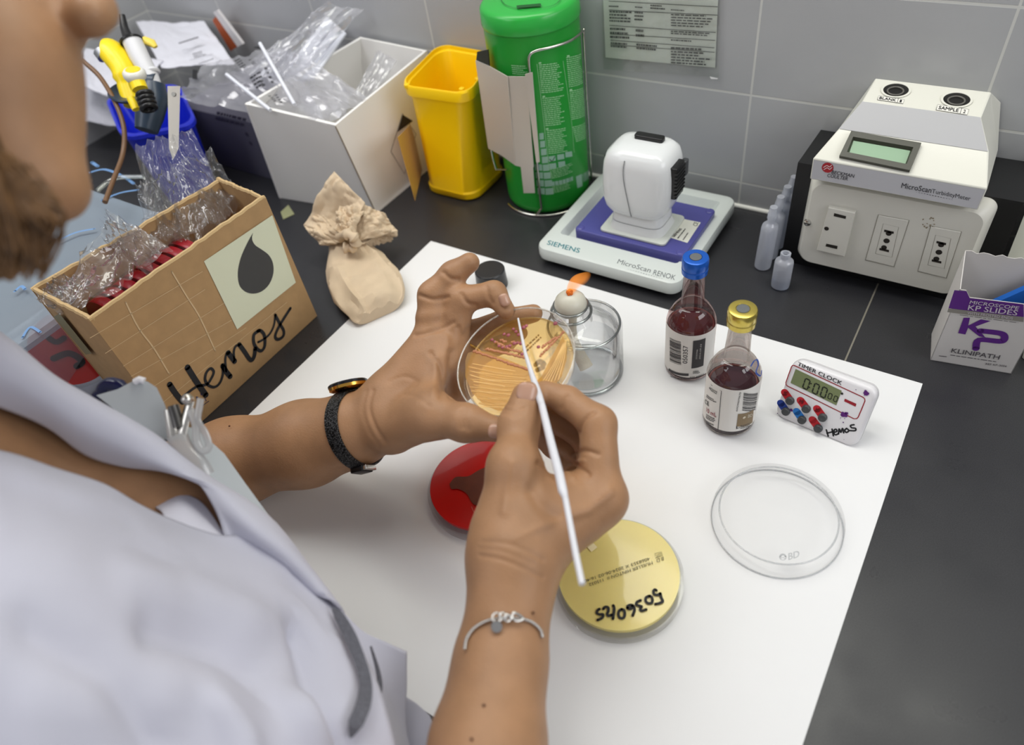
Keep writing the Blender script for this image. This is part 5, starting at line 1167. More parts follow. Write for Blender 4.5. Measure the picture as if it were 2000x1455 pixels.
MB().lathe([(.010, -.006), (.0115, -.003), (.0115, .001), (.0095, .0035), (.0075, .004)], DD(262, 143, .755), ax=axb, n=32).build('button_ring', M('ring_white', (220, 218, 208), .35), t, 50); MB().lathe([(.0078, .0038), (.0070, .0046), (1e-5, .0048)], DD(262, 143, .755), ax=axb, n=28).build('button_centre', M('button_yellow', (226, 206, 30), .4), t, 40)
MB().tube([DD(268, 160, .757), DD(274, 175, .757)], .008, 16).build('button_stem', YP, t, 60); MB().tube([DD(255, 192, .757), DD(266, 214, .757)], .004, 12).build('yellow_strip', YP, t, 60)
MB().tube([DD(303, 160), DD(300, 145)], .0045, 14).build('lever_stem', GP, t, 60); MB().lathe([(.007, -.002), (.0085, 0), (.007, .003), (1e-5, .0035)], DD(298, 141), ax=ax_, n=24).build('lever_cap', GP, t, 50)
t = thing('steel_strip', 'flat narrow steel strip standing upright on the near side of the blue holder', 'ruler', D(340, 230, .73))
st = [D(338, 312, .735), D(349, 290, .733), D(352, 168, .725), D(327, 168, .725), D(330, 290, .733)]
MB().slab(st, CAM-st[0], .0009).build('strip', M('strip_steel', (176, 170, 160), .35, metal=.9, bump=.05, bscale=200), t, 10)
S = Flat(st[0], st[1]-st[0], st[3]-st[0]); mk = Marks(S, .0004); mk.dots([(339, 184)], .0022); mk.build('rivet', M('rivet', (120, 118, 112), .3, metal=.9), t)
tag(MB().tube(cr([D(160, 118, .80), D(195, 150, .80), D(225, 200, .79), D(242, 250, .785), D(240, 300, .78), D(222, 350, .76), D(205, 395, .74)], 6), .0026, 10).build('rubber_tubing', M('tubing', (112, 82, 56), .4), smooth=60), 'thin brown tubing curving down beside the blue holder, in front of the parcels', 'tube')

# ================================================================== clear storage box
t = thing('storage_box', 'frosted clear plastic storage box with faint blue print, behind the brown box', 'box', V3(-.60, -.13, 0))
SBM = film('storage_plastic', (232, 240, 248), .25, .12, diffuse=.55, dcol=(204, 220, 234), minf=.05)
SB2 = film('storage_side', (240, 240, 246), .25, .08, diffuse=.25, dcol=(216, 216, 226), minf=.05)
sxa, sxb, sya, syb, szt = -.74, -.520, -.33, -.005, .105
def qs(x0, y0, x1, y1): return [(x, y) for x, y in rrect(x1-x0, y1-y0, .03, 8)]
cxs_, cys_ = (sxa+sxb)/2, (sya+syb)/2
def sl_(ins, z): return [V3(cxs_+x, cys_+y, z) for x, y in rrect(sxb-sxa-2*ins, syb-sya-2*ins, .03, 8)]
MB().loft([sl_(.018, .001), sl_(.014, .004), sl_(.004, szt-.006)], True, False).build('tub', SB2, t, 40)
MB().loft([sl_(.0, szt-.010), sl_(-.002, szt-.004), sl_(.001, szt), sl_(.012, szt+.001), sl_(.018, szt-.003)], False, True).build('lid', SBM, t, 40)
S = Flat(V3(0, 0, szt+.001), (1, 0, 0), (0, 1, 0)); mk = Marks(S, .0008)
mk.strip([(176, 338), (205, 332), (240, 345), (262, 360)], .0035); mk.strip([(180, 318), (192, 326)], .004); mk.strip([(200, 392), (235, 378), (270, 372)], .003); mk.strip([(115, 470), (150, 455), (185, 448)], .0025); mk.strip([(45, 660), (60, 640), (80, 650)], .0025); mk.strip([(30, 570), (42, 560), (50, 566)], .003)
mk.build('blue_print', M('blue_print', (112, 152, 200), .5), t)
MB().tube(cr([V3(*Zp(190, 372, szt+.004)), V3(*Zp(225, 348, szt+.006)), V3(*Zp(280, 345, szt+.004))], 6), .0026, 8).build('lid_bead', film('bead', (240, 244, 240), .4, .05, minf=.15), t, 60)
q = thing('agar_plate', 'red agar plate with black marker seen inside the frosted storage box', 'petri dish', D(138, 682, .70))
a_ = nrm(CAM-D(138, 682, .70)+V3(.25, -.1, .1)); cp = D(140, 678, .70)
MB().lathe([(1e-5, 0), (.0355, 0), (.036, .001), (.036, .009), (1e-5, .0095)], cp, ax=a_, n=48).build('agar', M('plate_red2', (168, 34, 32), .35), q, 40)
MB().lathe([(.0375, -.001), (.0395, .000), (.0395, .012), (.0375, .0125)], cp, ax=a_, n=48, cap0=False, cap1=False).build('dish', DISH, q, 40)
S = Flat(cp+a_*.0098, *frame(a_)[:2]); mk = Marks(S, .0004); mk.strip([(95, 660), (110, 668), (125, 660)], .005); mk.strip([(105, 700), (135, 690), (160, 705), (150, 715)], .006); mk.build('marker_scrawl', INK, q)

# ================================================================== tan paper bag, twisted
TP = M('tan_paper', (210, 189, 160), 0.8, bump=0.25, bscale=120, var=0.05, vscale=60)
cb_ = Zp(715, 545, 0)
t = thing('paper_bag', 'tan paper bag twisted into a knot, lying over the edge of the white sheet', 'bag', cb_)
rows = [((668, 462), 20, .034), ((676, 482), 34, .030), ((688, 510), 50, .026), ((705, 540), 60, .025), ((724, 570), 62, .024), ((738, 597), 52, .020), ((740, 612), 40, .014)]
loops = []
rs = [np.array([x, y, w, z]) for (x, y), w, z in rows]; rs = cr(rs, 5)
for i, (x, y, w, z) in enumerate(rs):
    p = Zp(x, y, z*.5); a = Zp(x+w, y-w*.45, z*.5)-p; a = V3(a[0], a[1], 0); L = []
    for k in range(40):
        q = 2*math.pi*k/40; r1 = math.copysign(abs(math.cos(q))**.8, math.cos(q)); r2 = math.copysign(abs(math.sin(q))**.9, math.sin(q))
        pt = p+a*r1+V3(0, 0, z*.48*r2)
        f = noise3(pt*55, 3); f2 = abs(noise3(pt*110, 5)); f3 = noise3((k*.5, i*.08, 2), 4)
        g1 = (1-abs(noise3((k*.22, i*.035, 8), 6)))**5; g2 = (1-abs(noise3((k*.12+i*.05, i*.09, 3), 9)))**6; pt = pt+V3(0, 0, 1)*(.003*f+.003*f2-.006+.008*g1+.006*g2)*max(0, r2)**.5 if r2 > 0 else pt+nrm(a)*(.003*f)
        pt[2] = max(pt[2], .0012); L.append(pt)
    loops.append(L)
MB().loft(loops).build('pouch', TP, t, 28)
def sheet(c4, seed, amp, fr_, bulge):
    o = crumple('ruffle', c4, TP, amp, fr_, seed, t, 34, 30, bulge); m = o.modifiers.new('thickness', 'SOLIDIFY'); m.thickness = .0008
sheet([Zp(686, 470, .036), Zp(596, 442, .040), Zp(655, 336, .092), Zp(716, 398, .062)], 63, .007, 2.0, -.018)
sheet([Zp(684, 470, .040), Zp(632, 482, .026), Zp(594, 442, .042), Zp(648, 412, .048)], 61, .008, 2.2, .016)
sheet([Zp(686, 470, .044), Zp(655, 452, .050), Zp(664, 404, .062), Zp(712, 412, .060)], 70, .009, 2.6, .014)
sheet([Zp(686, 474, .036), Zp(706, 400, .060), Zp(752, 418, .044), Zp(776, 454, .028)], 66, .008, 2.4, .018)
sheet([Zp(684, 478, .034), Zp(776, 452, .026), Zp(764, 472, .012), Zp(716, 492, .012)], 68, .008, 2.4, .012)
mb = MB()
mb.tube(cr([Zp(664, 462, .042), Zp(680, 458, .052), Zp(694, 468, .046), Zp(690, 482, .036), Zp(672, 484, .036)], 5), [.0055+.0015*math.sin(i*1.7) for i in range(21)], 12); mb.build('knot', TP, t, 30)
# ================================================================== held dish and loop
P0 = D(1005, 703, .500); dn = nrm(-.37*RX+.493*UX-.788*WX)
t = thing('petri_dish', 'clear dish of amber agar with pink colonies, held up between two hands', 'petri dish', P0, None)
b0 = P0-dn*.0120
MB().lathe([(.0395, 0), (.0408, .0006), (.0440, .0112), (.0442, .0120), (.0432, .0121), (.0398, .0012), (1e-5, .0012)], b0, ax=dn, n=96).build('dish', DISH, t, 40)
MB().torus(P0, .0437, .0006, ax=dn, n=96).build('rim', film('rim_plastic', (240, 238, 232), .4, .06, minf=.12, maxf=.6, diffuse=.3, dcol=(236, 228, 214)), t, 60)
MB().torus(b0+dn*.0035, .0407, .0006, ax=dn, n=96).build('base_ring', MATS['rim_plastic'], t, 60)
AM = film('amber_agar', (253, 236, 196), .15, .06, diffuse=.10, dcol=(236, 196, 120), minf=.02, maxf=.25)
MB().lathe([(.0397, .0014), (.0404, .0048), (1e-5, .0048)], b0, ax=dn, n=96).build('agar', AM, t, 50)
fx = nrm(RX-dn*np.dot(RX, dn)); S = Flat(b0+dn*.0048, fx, np.cross(dn, fx))
mk = Marks(S, .0002); mk.poly([(1006+(x_-1006)*1.02, 713+(y_-713)*1.035) if y_ > 730 else (x_, y_) for x_, y_ in [(909, 705), (914, 690), (930, 684), (960, 690), (1000, 706), (1034, 720), (1048, 742), (1056, 735), (1075, 702), (1100, 655), (1108, 680), (1106, 705), (1095, 735), (1075, 762), (1045, 785), (1010, 799), (975, 800), (946, 788), (924, 765), (911, 735)]])
mk.build('dense_growth', film('lawn', (244, 212, 146), .1, .2, diffuse=.55, dcol=(224, 176, 92), minf=.02, maxf=.2), t)
mk = Marks(S, .0005)
for i in range(13):
    y = 712+i*7; x0_ = 912+max(0, i-5)*3.4; x1_ = 1030-max(0, i-6)*4
    q_ = random.Random(i*3).uniform; mk.strip([(x0_+q_(0, 14), y-2+i*.6+q_(-2, 2)), ((x0_+x1_)/2+q_(-20, 20), y+8+q_(-2, 2)), (x1_-q_(0, 45), y+14-i*.5+q_(-2, 2))], q_(.0002, .0006), n=4)
for i in range(6): mk.strip([(1056+i*7, 752-i*2), (1080+i*4.5, 715-i*3), (1100+i*1.2, 672-i*1)], .0006, n=4)
mk.build('growth_ridge', M('ridge', (226, 180, 98), .25), t)
mk = Marks(S, .0004)
for i in range(9): mk.strip([(916+i*2.5, 716+i*9), (975, 730+i*8.5), (1028-i*3, 734+i*7.2)], .0008, n=4)
mk.build('growth_furrow', M('furrow', (200, 150, 72), .4), t)
def colony(px, r, mat, nm, h=.55):
    for x, y in px:
        u, v = S.to2(x, y); p = S.to3(u, v, .0003); rr = r*(.8+.4*random.Random(x*7+y).random())
        a, b, c_ = frame(dn); loops = [[p+(a*math.cos(q)+b*math.sin(q))*rr*math.cos(k)+dn*rr*h*math.sin(k) for q in np.linspace(0, 2*math.pi, 13)[:-1]] for k in (0, .5, 1.0, 1.5)]
        MBX[nm].loft(loops, False, True)
MBX = {'pink': MB(), 'tan': MB()}
colony([(961, 664), (967, 668), (985, 653), (993, 655), (1003, 643), (1008, 648), (1013, 654), (1018, 652), (1028, 637), (1023, 640), (1005, 671), (1011, 670), (1018, 671), (990, 678), (996, 676), (975, 676), (982, 679), (1020, 692), (1085, 632), (1052, 678)], .0015, None, 'pink')
def bead(a, b, n): return [(a[0]+(b[0]-a[0])*i/n, a[1]+(b[1]-a[1])*i/n+random.Random(i).uniform(-1, 1)) for i in range(n+1)]
colony(bead((950, 682), (1024, 698), 26)+bead((926, 686), (1030, 722), 34)+bead((968, 668), (998, 684), 9)+bead((1000, 684), (1014, 687), 5)+bead((1000, 668), (1022, 672), 6)+bead((1056, 695), (1100, 650), 18)+bead((1060, 678), (1085, 660), 10)+bead((978, 664), (988, 668), 3), .0011, None, 'tan')
MBX['pink'].build('pink_growth', M('colony_pink', (160, 82, 92), .2, spec=.6), t, 60)
MBX['tan'].build('tan_growth', M('colony_tan', (184, 120, 82), .25, spec=.6), t, 60)
Sb = Flat(b0-dn*.0002, fx, np.cross(dn, fx)); mk = Marks(Sb, 0)
for st in ([(1047, 712), (1054, 706), (1062, 712)], [(1050, 722), (1060, 718)], [(1078, 712), (1086, 706), (1094, 712)], [(1074, 726), (1084, 722)], [(1064, 734), (1076, 737), (1086, 736)], [(1036, 728), (1040, 736)]): mk.strip(st, .0042)
mk.build('marker_back', M('marker_soft', (52, 46, 36), .6), t)
mk = Marks(Sb, .0); mk.rows((1018, 700), (1060, 660), (1010, 690), 2, 3, .5, .1, 8); mk.build('printed_back', M('print_back', (96, 78, 50), .6), t)

def lerpd(tt): return 1/(1/.522+(1/.362-1/.522)*tt)
lp = [(1012, 622, 0.0), (1026, 690, .131), (1040, 735, .218), (1047, 757, .261), (1052, 772, .29), (1058, 790, .324), (1075, 860, .459), (1092, 925, .585), (1099, 958, .649), (1104, 972, .676), (1113, 1020, .768), (1125, 1085, .894), (1137, 1141, 1.0)]
lr = [2.2, 4, 6, 8.5, 8.8, 8.0, 9.2, 10.2, 10.6, 7.2, 7.0, 7.4, 7.4]
pts = [D(x, y, lerpd(k)) for x, y, k in lp]; rad = [r*.88*lerpd(k)/F for r, (x, y, k) in zip(lr, lp)]
t = thing('inoculating_loop', 'slim translucent white plastic loop, its tip on the amber agar, pinched in the fingers', 'loop', pts[4])
LM = M('loop_plastic', (214, 215, 221), .25, sss=.3, sssr=(1, 1, 1), spec=.4)
MB().tube(pts[:6], rad[:6], 16).build('needle', LM, t, 60); MB().tube(pts[5:10], rad[5:10], 16).build('grip', LM, t, 60); MB().tube(pts[9:], rad[9:], 16).build('tail', LM, t, 60)

# ================================================================== person
person = thing('person', 'person in a white lab coat leaning over the counter, holding a dish and a loop', 'person', V3(-.16, -.34, 0))
SKIN = M('skin', (162, 122, 89), .46, sss=.06, spec=.4, bump=.22, bscale=800, var=.09, vscale=55, detail=8)
SKIN.node_tree.nodes['Principled BSDF'].inputs['Subsurface Scale'].default_value = .004
def px_(r, d): return r*d/F
# ---- left arm and hand
pl = [D(300, 965, .62), D(455, 903, .600), D(600, 866, .570), D(690, 840, .552), D(745, 824, .543)]
rl_ = [px_(90, .62), px_(79, .6), px_(76, .57), px_(63, .552), px_(55, .543)]
allp = [D(200, 1000, .66), D(1060, 480, .46), D(1060, 900, .46), D(1060, 480, .60), D(250, 850, .66), D(800, 940, .45)]
lo_ = np.min(allp+pl, 0)-.05; hi_ = np.max(allp+pl, 0)+.03
A = Field(lo_, hi_, .0013)
A.chain(pl, rl_, .02)
wr = D(745, 824, .543)
idx = [D(838, 672, .545), D(845, 577, .545), D(884, 536, .543), D(917, 513, .540)]
mid = [D(880, 690, .548), D(899, 586, .541), D(965, 573, .534), D(989, 607, .527)]
rng = [D(896, 715, .562), D(917, 652, .566), D(990, 624, .556), D(1042, 612, .550)]
pky = [D(900, 745, .575), D(925, 700, .585), D(985, 668, .575), D(1015, 650, .568)]
thb = [D(768, 836, .530), D(845, 812, .500), D(912, 826, .485), D(966, 838, .479)]
for m, r0, r1 in ((idx, .019, .0118), (mid, .018, .0120), (rng, .017, .0115), (pky, .016, .011)): A.cap(D(768, 800, .545), m[0], r0, r1, .018)
A.cap(D(775, 760, .55), D(850, 680, .55), .014, .014, .02); A.cap(D(790, 800, .555), D(885, 750, .57), .016, .013, .02)
A.chain(idx, [.0115, .0108, .0095, .0078], .005); A.chain(mid, [.0125, .0104, .0088, .0068], .005); A.chain(rng, [.0115, .0098, .0086, .0072], .005); A.chain(pky, [.010, .0088, .0078, .0066], .005)
A.chain(thb, [.019, .0150, .0108, .0088], .010)
A.cap(D(820, 800, .51), D(860, 720, .53), .008, .008, .02)
A.ell(D(905, 826, .485), (.0118, .0112, .0112), k=.006)
VL, FL = A.mesh(); VL = relax(VL, FL, 4)
VL = sculpt(VL, FL, [([(905, 800), (903, 815), (906, 835)], 3, .0010), ([(914, 802), (912, 820), (915, 838)], 3, .0009), ([(897, 806), (896, 820), (899, 836)], 3, .0006), ([(820, 577), (848, 585), (874, 580)], 3.5, .0014), ([(866, 532), (880, 544), (895, 546)], 3.5, .0013),
    ([(902, 575), (913, 592), (930, 597)], 3.5, .0014), ([(950, 561), (954, 578), (962, 592)], 3.5, .0010), ([(812, 655), (836, 650), (862, 642), (886, 630)], 3.5, .0012), ([(842, 690), (858, 715), (866, 745), (862, 775)], 5, .0016),
    ([(852, 700), (850, 735), (846, 768)], 7, -.0016), ([(880, 690), (884, 730), (886, 770)], 9, .0030), ([(872, 660), (874, 690)], 9, -.0018), ([(728, 762), (721, 795), (732, 832), (752, 864)], 3.5, .0011), ([(716, 764), (709, 800), (720, 840), (740, 872)], 3, .0005),
    ([(760, 745), (790, 735), (815, 745)], 4, .0005), ([(790, 770), (815, 775), (838, 792)], 4, .0006), ([(820, 620), (845, 615), (870, 612)], 12, -.0012), ([(895, 640), (905, 655), (915, 640)], 5, .0012)])
# ---- right arm and hand
pr_ = [D(930, 1640, .335), D(953, 1455, .372), D(978, 1290, .400), D(998, 1160, .420), D(1000, 1105, .427)]
rr_ = [px_(118, .335), px_(100, .372), px_(78, .40), px_(66, .42), px_(66, .427)]
allp = [D(880, 700, .40), D(1240, 700, .40), D(1240, 1000, .40), D(880, 700, .53), D(1240, 700, .53), D(1240, 1100, .53), D(860, 1460, .33), D(1080, 1460, .42), D(900, 1700, .33)]
lo_ = np.min(allp+pr_, 0)-.03; hi_ = np.max(allp+pr_, 0)+.03
B_ = Field(lo_, hi_, .0013)
B_.chain(pr_, rr_, .02)
thr = [D(985, 1030, .437), D(1006, 925, .447), D(1013, 832, .462), D(1030, 776, .470)]
inx = [D(1172, 965, .452), D(1168, 828, .462), D(1108, 783, .474), D(1064, 764, .476)]
mdx = [D(1172, 940, .480), D(1150, 858, .490), D(1095, 822, .494), D(1060, 803, .493)]
rgx = [D(1165, 930, .502), D(1138, 882, .512), D(1085, 850, .510), D(1050, 828, .505)]
pkx = [D(1145, 930, .520), D(1118, 900, .527), D(1080, 872, .521), D(1046, 846, .514)]
wr2 = D(1004, 1095, .430)
B_.cap(wr2, D(1162, 980, .454), .0200, .0150, .022); B_.cap(D(1012, 1085, .445), D(1168, 950, .480), .0185, .0135, .02); B_.cap(D(1015, 1080, .455), D(1160, 940, .502), .0175, .0125, .02); B_.cap(D(1010, 1090, .46), D(1140, 940, .520), .016, .012, .02)
B_.cap(D(995, 1060, .432), thr[1], .0205, .0150, .018); B_.cap(D(1050, 1000, .442), D(1130, 985, .455), .017, .016, .02)
B_.chain(thr, [.0190, .0142, .0122, .0106], .008); B_.chain(inx, [.0138, .0116, .0094, .0072], .005); B_.chain(mdx, [.0130, .0105, .0092, .0076], .004); B_.chain(rgx, [.012, .0100, .0088, .0074], .004); B_.chain(pkx, [.0108, .0088, .0078, .0066], .004)
B_.ell(D(1186, 975, .452), (.0115, .0115, .0115), k=.012)
B_.ell(D(1002, 905, .440), (.0135, .0135, .0130), k=.012)
VR, FR = B_.mesh(); VR = relax(VR, FR, 4)
VR = sculpt(VR, FR, [([(982, 797), (1003, 801), (1024, 796)], 3.2, .0012), ([(984, 806), (1005, 810), (1022, 806)], 3, .0008), ([(986, 788), (1005, 791), (1020, 787)], 3, .0006), ([(1130, 846), (1138, 824), (1160, 805)], 3.5, .0016), ([(1096, 797), (1102, 785), (1110, 773)], 3.2, .0011),
    ([(1120, 888), (1140, 880), (1168, 887)], 3.5, .0014), ([(1116, 906), (1133, 914), (1150, 927)], 3.5, .0014), ([(1118, 896), (1126, 900), (1140, 900)], 3.5, -.0010), ([(1052, 905), (1074, 920), (1094, 940)], 5, .0016), ([(1068, 905), (1090, 915), (1120, 935)], 6, -.0014),
    ([(942, 1058), (1000, 1064), (1062, 1094)], 3, .0006), ([(938, 1085), (990, 1096), (1060, 1128)], 3, .0007), ([(936, 1070), (985, 1078), (1040, 1100)], 3, .0004), ([(1040, 960), (1060, 990), (1090, 1010)], 14, .0022), ([(985, 1000), (992, 950), (1000, 905)], 9, -.0012), ([(1120, 1000), (1160, 985), (1190, 960)], 12, -.0016), ([(1010, 1050), (1080, 1020), (1150, 1000)], 8, -.0008)])
# ---- head
hd = .29
al = [D(-520, -500, .25), D(300, -500, .25), D(-500, 900, .25), D(-520, -500, .46), D(300, -500, .46), D(-500, 900, .50), D(280, 700, .42)]
H_ = Field(np.min(al, 0), np.max(al, 0), .0028)
H_.ell(D(-190, -130, .335), (.080, .080, .080), k=.02)
H_.cap(D(-105, -60, .315), D(-75, 230, .312), .045, .039, .03)
H_.cap(D(-200, 240, .300), D(30, 330, .300), .024, .019, .03); H_.cap(D(0, 325, .306), D(112, 372, .306), .016, .0125, .014)
H_.ell(D(-5, 120, .297), (.026, .026, .026), k=.03)
H_.cap(D(70, 20, .310), D(78, 300, .310), .011, .010, .015)
H_.cap(D(96, 198, .309), D(120, 208, .309), .0072, .0062, .006); H_.cap(D(98, 248, .309), D(122, 250, .309), .0080, .0068, .006)
H_.cap(D(110, -150, .312), D(186, 20, .312), .009, .0098, .010); H_.ell(D(176, 32, .303), (.009, .009, .009), k=.006); H_.cap(D(172, 74, .2985), D(188, 70, .2985), .0028, .0022, .002, True)
H_.cap(D(-260, 300, .35), D(-270, 780, .43), .052, .056, .03)
VH, FH = H_.mesh(); VH = relax(VH, FH, 3)
# ---- trunk and upper arms (inside the coat)
T_ = Field(V3(-.55, -.62, -.42), V3(.20, -.10, .36), .0045)
shR = V3(-.075, -.42, .13); shL = V3(-.40, -.30, .13); elR = D(925, 1640, .337); elL = D(300, 965, .62)
T_.cap(D(-170, 760, .43), (shR+shL)/2+V3(0, -.01, .03), .050, .06, .04); T_.cap(shL, shR, .05, .05, .05)
T_.cap(D(-120, 800, .462), D(360, 1010, .462), .040, .036, .03)
T_.cap(V3(-.26, -.40, .05), V3(-.25, -.44, -.36), .085, .10, .06); T_.cap(V3(-.18, -.40, .05), V3(-.17, -.44, -.36), .085, .10, .06)
T_.cap(shR, elR, .040, .026, .03); T_.cap(shL, elL, .038, .028, .03); T_.cap(elR, pr_[1], .026, .020, .02); T_.cap(elL, pl[1], .028, .024, .02)
VT, FT = T_.mesh(); VT = relax(VT, FT, 2)
Vs = []; Fs = []; o = 0
for v_, f_ in ((VL, FL), (VR, FR), (VH, FH), (VT, FT)): Vs.append(v_); Fs += [tuple(int(i)+o for i in q) for q in f_]; o += len(v_)
body = link_mesh('body', np.concatenate(Vs), Fs, SKIN, person, 180)
LIP = M('lip', (176, 104, 92), .45, sss=.1)
for y, r in ((203, .0062), (249, .0068)): MB().tube([D(90, y, .3015), D(112, y+1, .3045), D(126, y+2, .309)], [.002, r*.9, r*.8], 12).build('lip', LIP, person, 80)
# ---- nails
NAIL = M('nail', (186, 146, 124), .22, spec=.6)
def nail(p, along, nrm_, L, W):
    nrm_ = nrm(nrm_); al_ = nrm(along-nrm_*np.dot(along, nrm_)); ac = np.cross(nrm_, al_); m = MB(); k = 20
    loops = []
    for s_, h in ((1.0, -.0010), (.97, .0003), (.75, .0008), (.4, .00105)):
        loops.append([p+al_*L/2*s_*math.copysign(abs(math.cos(a))**.7, math.cos(a))+ac*W/2*s_*math.copysign(abs(math.sin(a))**.7, math.sin(a))+nrm_*(h-.0016*(s_*math.sin(a))**2) for a in np.linspace(0, 2*math.pi, k+1)[:-1]])
    m.loft(loops, False, True); m.build('fingernail', NAIL, person, 60)
nail(D(1029, 766, .4588), D(1034, 750, .46)-D(1022, 800, .45), CAM-D(1029, 766, .46)+V3(0, 0, .05), .0125, .0135)
nail(D(969, 842, .4700), D(985, 843, .47)-D(945, 838, .475), CAM-D(969, 842, .47), .0105, .0100)
nail(D(985, 586, .5185), D(992, 606, .52)-D(978, 570, .525), CAM-D(985, 586, .52), .0095, .0078)
# ---- wedding band, watch, bracelet
t = rng[1]*.62+rng[0]*.38; MB().torus(t, .0121, .0012, ax=rng[1]-rng[0], n=40).build('finger_ring', M('gold', (226, 180, 92), .2, metal=1.0), person, 60)
wc = D(699, 838, .550); wax = nrm(D(745, 824, .543)-D(640, 856, .565)); wa, wb, _ = frame(wax); rw = px_(63, .552)+.0006
def strap_mat():
    m = M('mesh_strap', (40, 40, 42), .35, metal=.7); nt = m.node_tree; b = nt.nodes['Principled BSDF']; tc = nt.nodes.new('ShaderNodeTexCoord')
    v = nt.nodes.new('ShaderNodeTexVoronoi'); v.inputs['Scale'].default_value = 1100; nt.links.new(tc.outputs['Object'], v.inputs['Vector'])
    r = nt.nodes.new('ShaderNodeValToRGB'); r.color_ramp.elements[0].color = (.16, .16, .165, 1); r.color_ramp.elements[1].color = (.004, .004, .004, 1); r.color_ramp.elements[1].position = .6
    nt.links.new(v.outputs['Distance'], r.inputs[0]); nt.links.new(r.outputs[0], b.inputs['Base Color']); bp = nt.nodes.new('ShaderNodeBump'); bp.inputs['Strength'].default_value = .8; bp.inputs['Distance'].default_value = .0006; bp.invert = True
    nt.links.new(v.outputs['Distance'], bp.inputs['Height']); nt.links.new(bp.outputs[0], b.inputs['Normal']); return m
def arm_r(off):
    q = VL-wc; z = q@wax; m = abs(z-off) < .0022; x = q[m]@wa; y = q[m]@wb; an = np.arctan2(y, x); r = np.hypot(x, y); o_ = np.zeros(72)
    for i in range(72):
        a = -math.pi+2*math.pi*i/72; d_ = np.abs((an-a+math.pi) % (2*math.pi)-math.pi); k = d_ < .09; o_[i] = r[k].max() if k.any() else rw
    o_ = np.convolve(np.concatenate([o_[-3:], o_, o_[:3]]), np.ones(7)/7, 'valid'); return o_
def band(off, e): r = arm_r(off); return [wc+wax*off+(wa*math.cos(-math.pi+2*math.pi*i/72)+wb*math.sin(-math.pi+2*math.pi*i/72))*(r[i]+e) for i in range(72)]
mb = MB(); mb.loft([band(-.0054, .0002), band(-.0054, .0010), band(-.0048, .0016), band(0, .0016), band(.0048, .0016), band(.0054, .0010), band(.0054, .0002)], False, False)
strap = mb.build('watch_strap', strap_mat(), person, 40)
rw = float(np.mean(arm_r(0)))+.001
def rad_at(dv): r = arm_r(0); i = int(round((math.atan2(np.dot(dv, wb), np.dot(dv, wa))+math.pi)/(2*math.pi)*72)) % 72; return r[i]
wd_ = nrm(D(690, 770, .552)-wc); wd_ = nrm(wd_-wax*np.dot(wd_, wax)); wp = wc+wd_*(rad_at(wd_)+.0012)+nrm(np.cross(wax, wd_))*-.000
MB().lathe([(.0125, 0), (.0150, .0012), (.0152, .0036)], wp, ax=wd_, n=44).build('watch_case', M('gold_case', (232, 176, 78), .15, metal=1.0), strap, 40)
MB().lathe([(.0154, .0034), (.0154, .0052), (.0145, .0060), (1e-5, .0060)], wp, ax=wd_, n=44).build('watch_bezel', M('watch_black', (20, 20, 24), .2), strap, 40)
cd_ = nrm(D(712, 910, .54)-wc); cd_ = nrm(cd_-wax*np.dot(cd_, wax)); cs = np.cross(wax, cd_)
rw = rad_at(cd_)+.001
MB().rbox(wc+cd_*(rw-.001), (.0125, .0135, .0048), .002, .001, X=wax, Z=cd_).build('watch_clasp', M('clasp_black', (36, 36, 38), .25, metal=.6), strap, 40)
MB().rbox(wc+cd_*(rw-.0004)+wax*.0075, (.004, .0125, .0036), .0012, .0006, X=wax, Z=cd_).build('clasp_end', STEEL, strap, 40)
def surf_hit(V, px, py, rad=6):
    """front-most point of a vertex cloud under a picture point"""
    d = V-CAM; z = d@WX; xx = CX+F*(d@RX)/z; yy = CY-F*(d@UX)/z; m = (xx-px)**2+(yy-py)**2 < rad*rad
    if not m.any(): return None
    return D(px, py, z[m].min())
br = [(908, 1266), (912, 1246), (925, 1228), (945, 1215), (966, 1209), (990, 1206), (1014, 1208), (1034, 1213), (1048, 1222), (1056, 1232), (1059, 1243)]
bp_ = []
for x, y in br:
    h = surf_hit(VR, x, y)
    if h is not None: bp_.append(h+(CAM-h)*.0022)
SIL = M('silver', (206, 204, 200), .2, metal=1.0)
if len(bp_) > 3:
    bracelet = MB().tube(cr(bp_, 6), .0007, 8).build('bracelet_chain', SIL, person, 60)
    cc_ = cr(bp_, 10); mb = MB()
    for i, p in enumerate(cc_):
        if i % 2 == 0: mb.ball(p, .0010, 8, 6)
    mb.build('chain', SIL, bracelet, 60)
    def onb(x, y, e=.003):
        h = surf_hit(VR, x, y); return h+nrm(CAM-h)*e
    vd = nrm(CAM-onb(980, 1215))
    for x, y, R_ in ((970, 1206, .0024), (982, 1204, .0019), (991, 1207, .0018)): MB().torus(onb(x, y), R_, .0006, ax=vd+V3(.2*(x-980)/10, .2, 0), n=24).build('jump_ring', SIL, bracelet, 60)
    MB().tube(cr([onb(1000, 1204), onb(1003, 1197), onb(1012, 1200), onb(1022, 1208), onb(1012, 1213), onb(1002, 1210), onb(1000, 1204)], 4), .0008, 8).build('clasp', SIL, bracelet, 60)
    MB().lathe([(1e-5, -.0004), (.0030, -.0004), (.0032, 0), (.0030, .0005), (1e-5, .0006)], onb(970, 1224, .0025), ax=vd, n=28).build('charm', SIL, bracelet, 50)
for V_, x, y in ((VR, 945, 1377), (VR, 921, 1443), (VR, 1042, 1197), (VL, 448, 832)):
    h = surf_hit(V_, x, y, 8)
    if h is not None: MB().ball(h+nrm(CAM-h)*-.0003, .0008, 10, 8).build('mole', M('mole', (96, 62, 42), .6), person, 60)
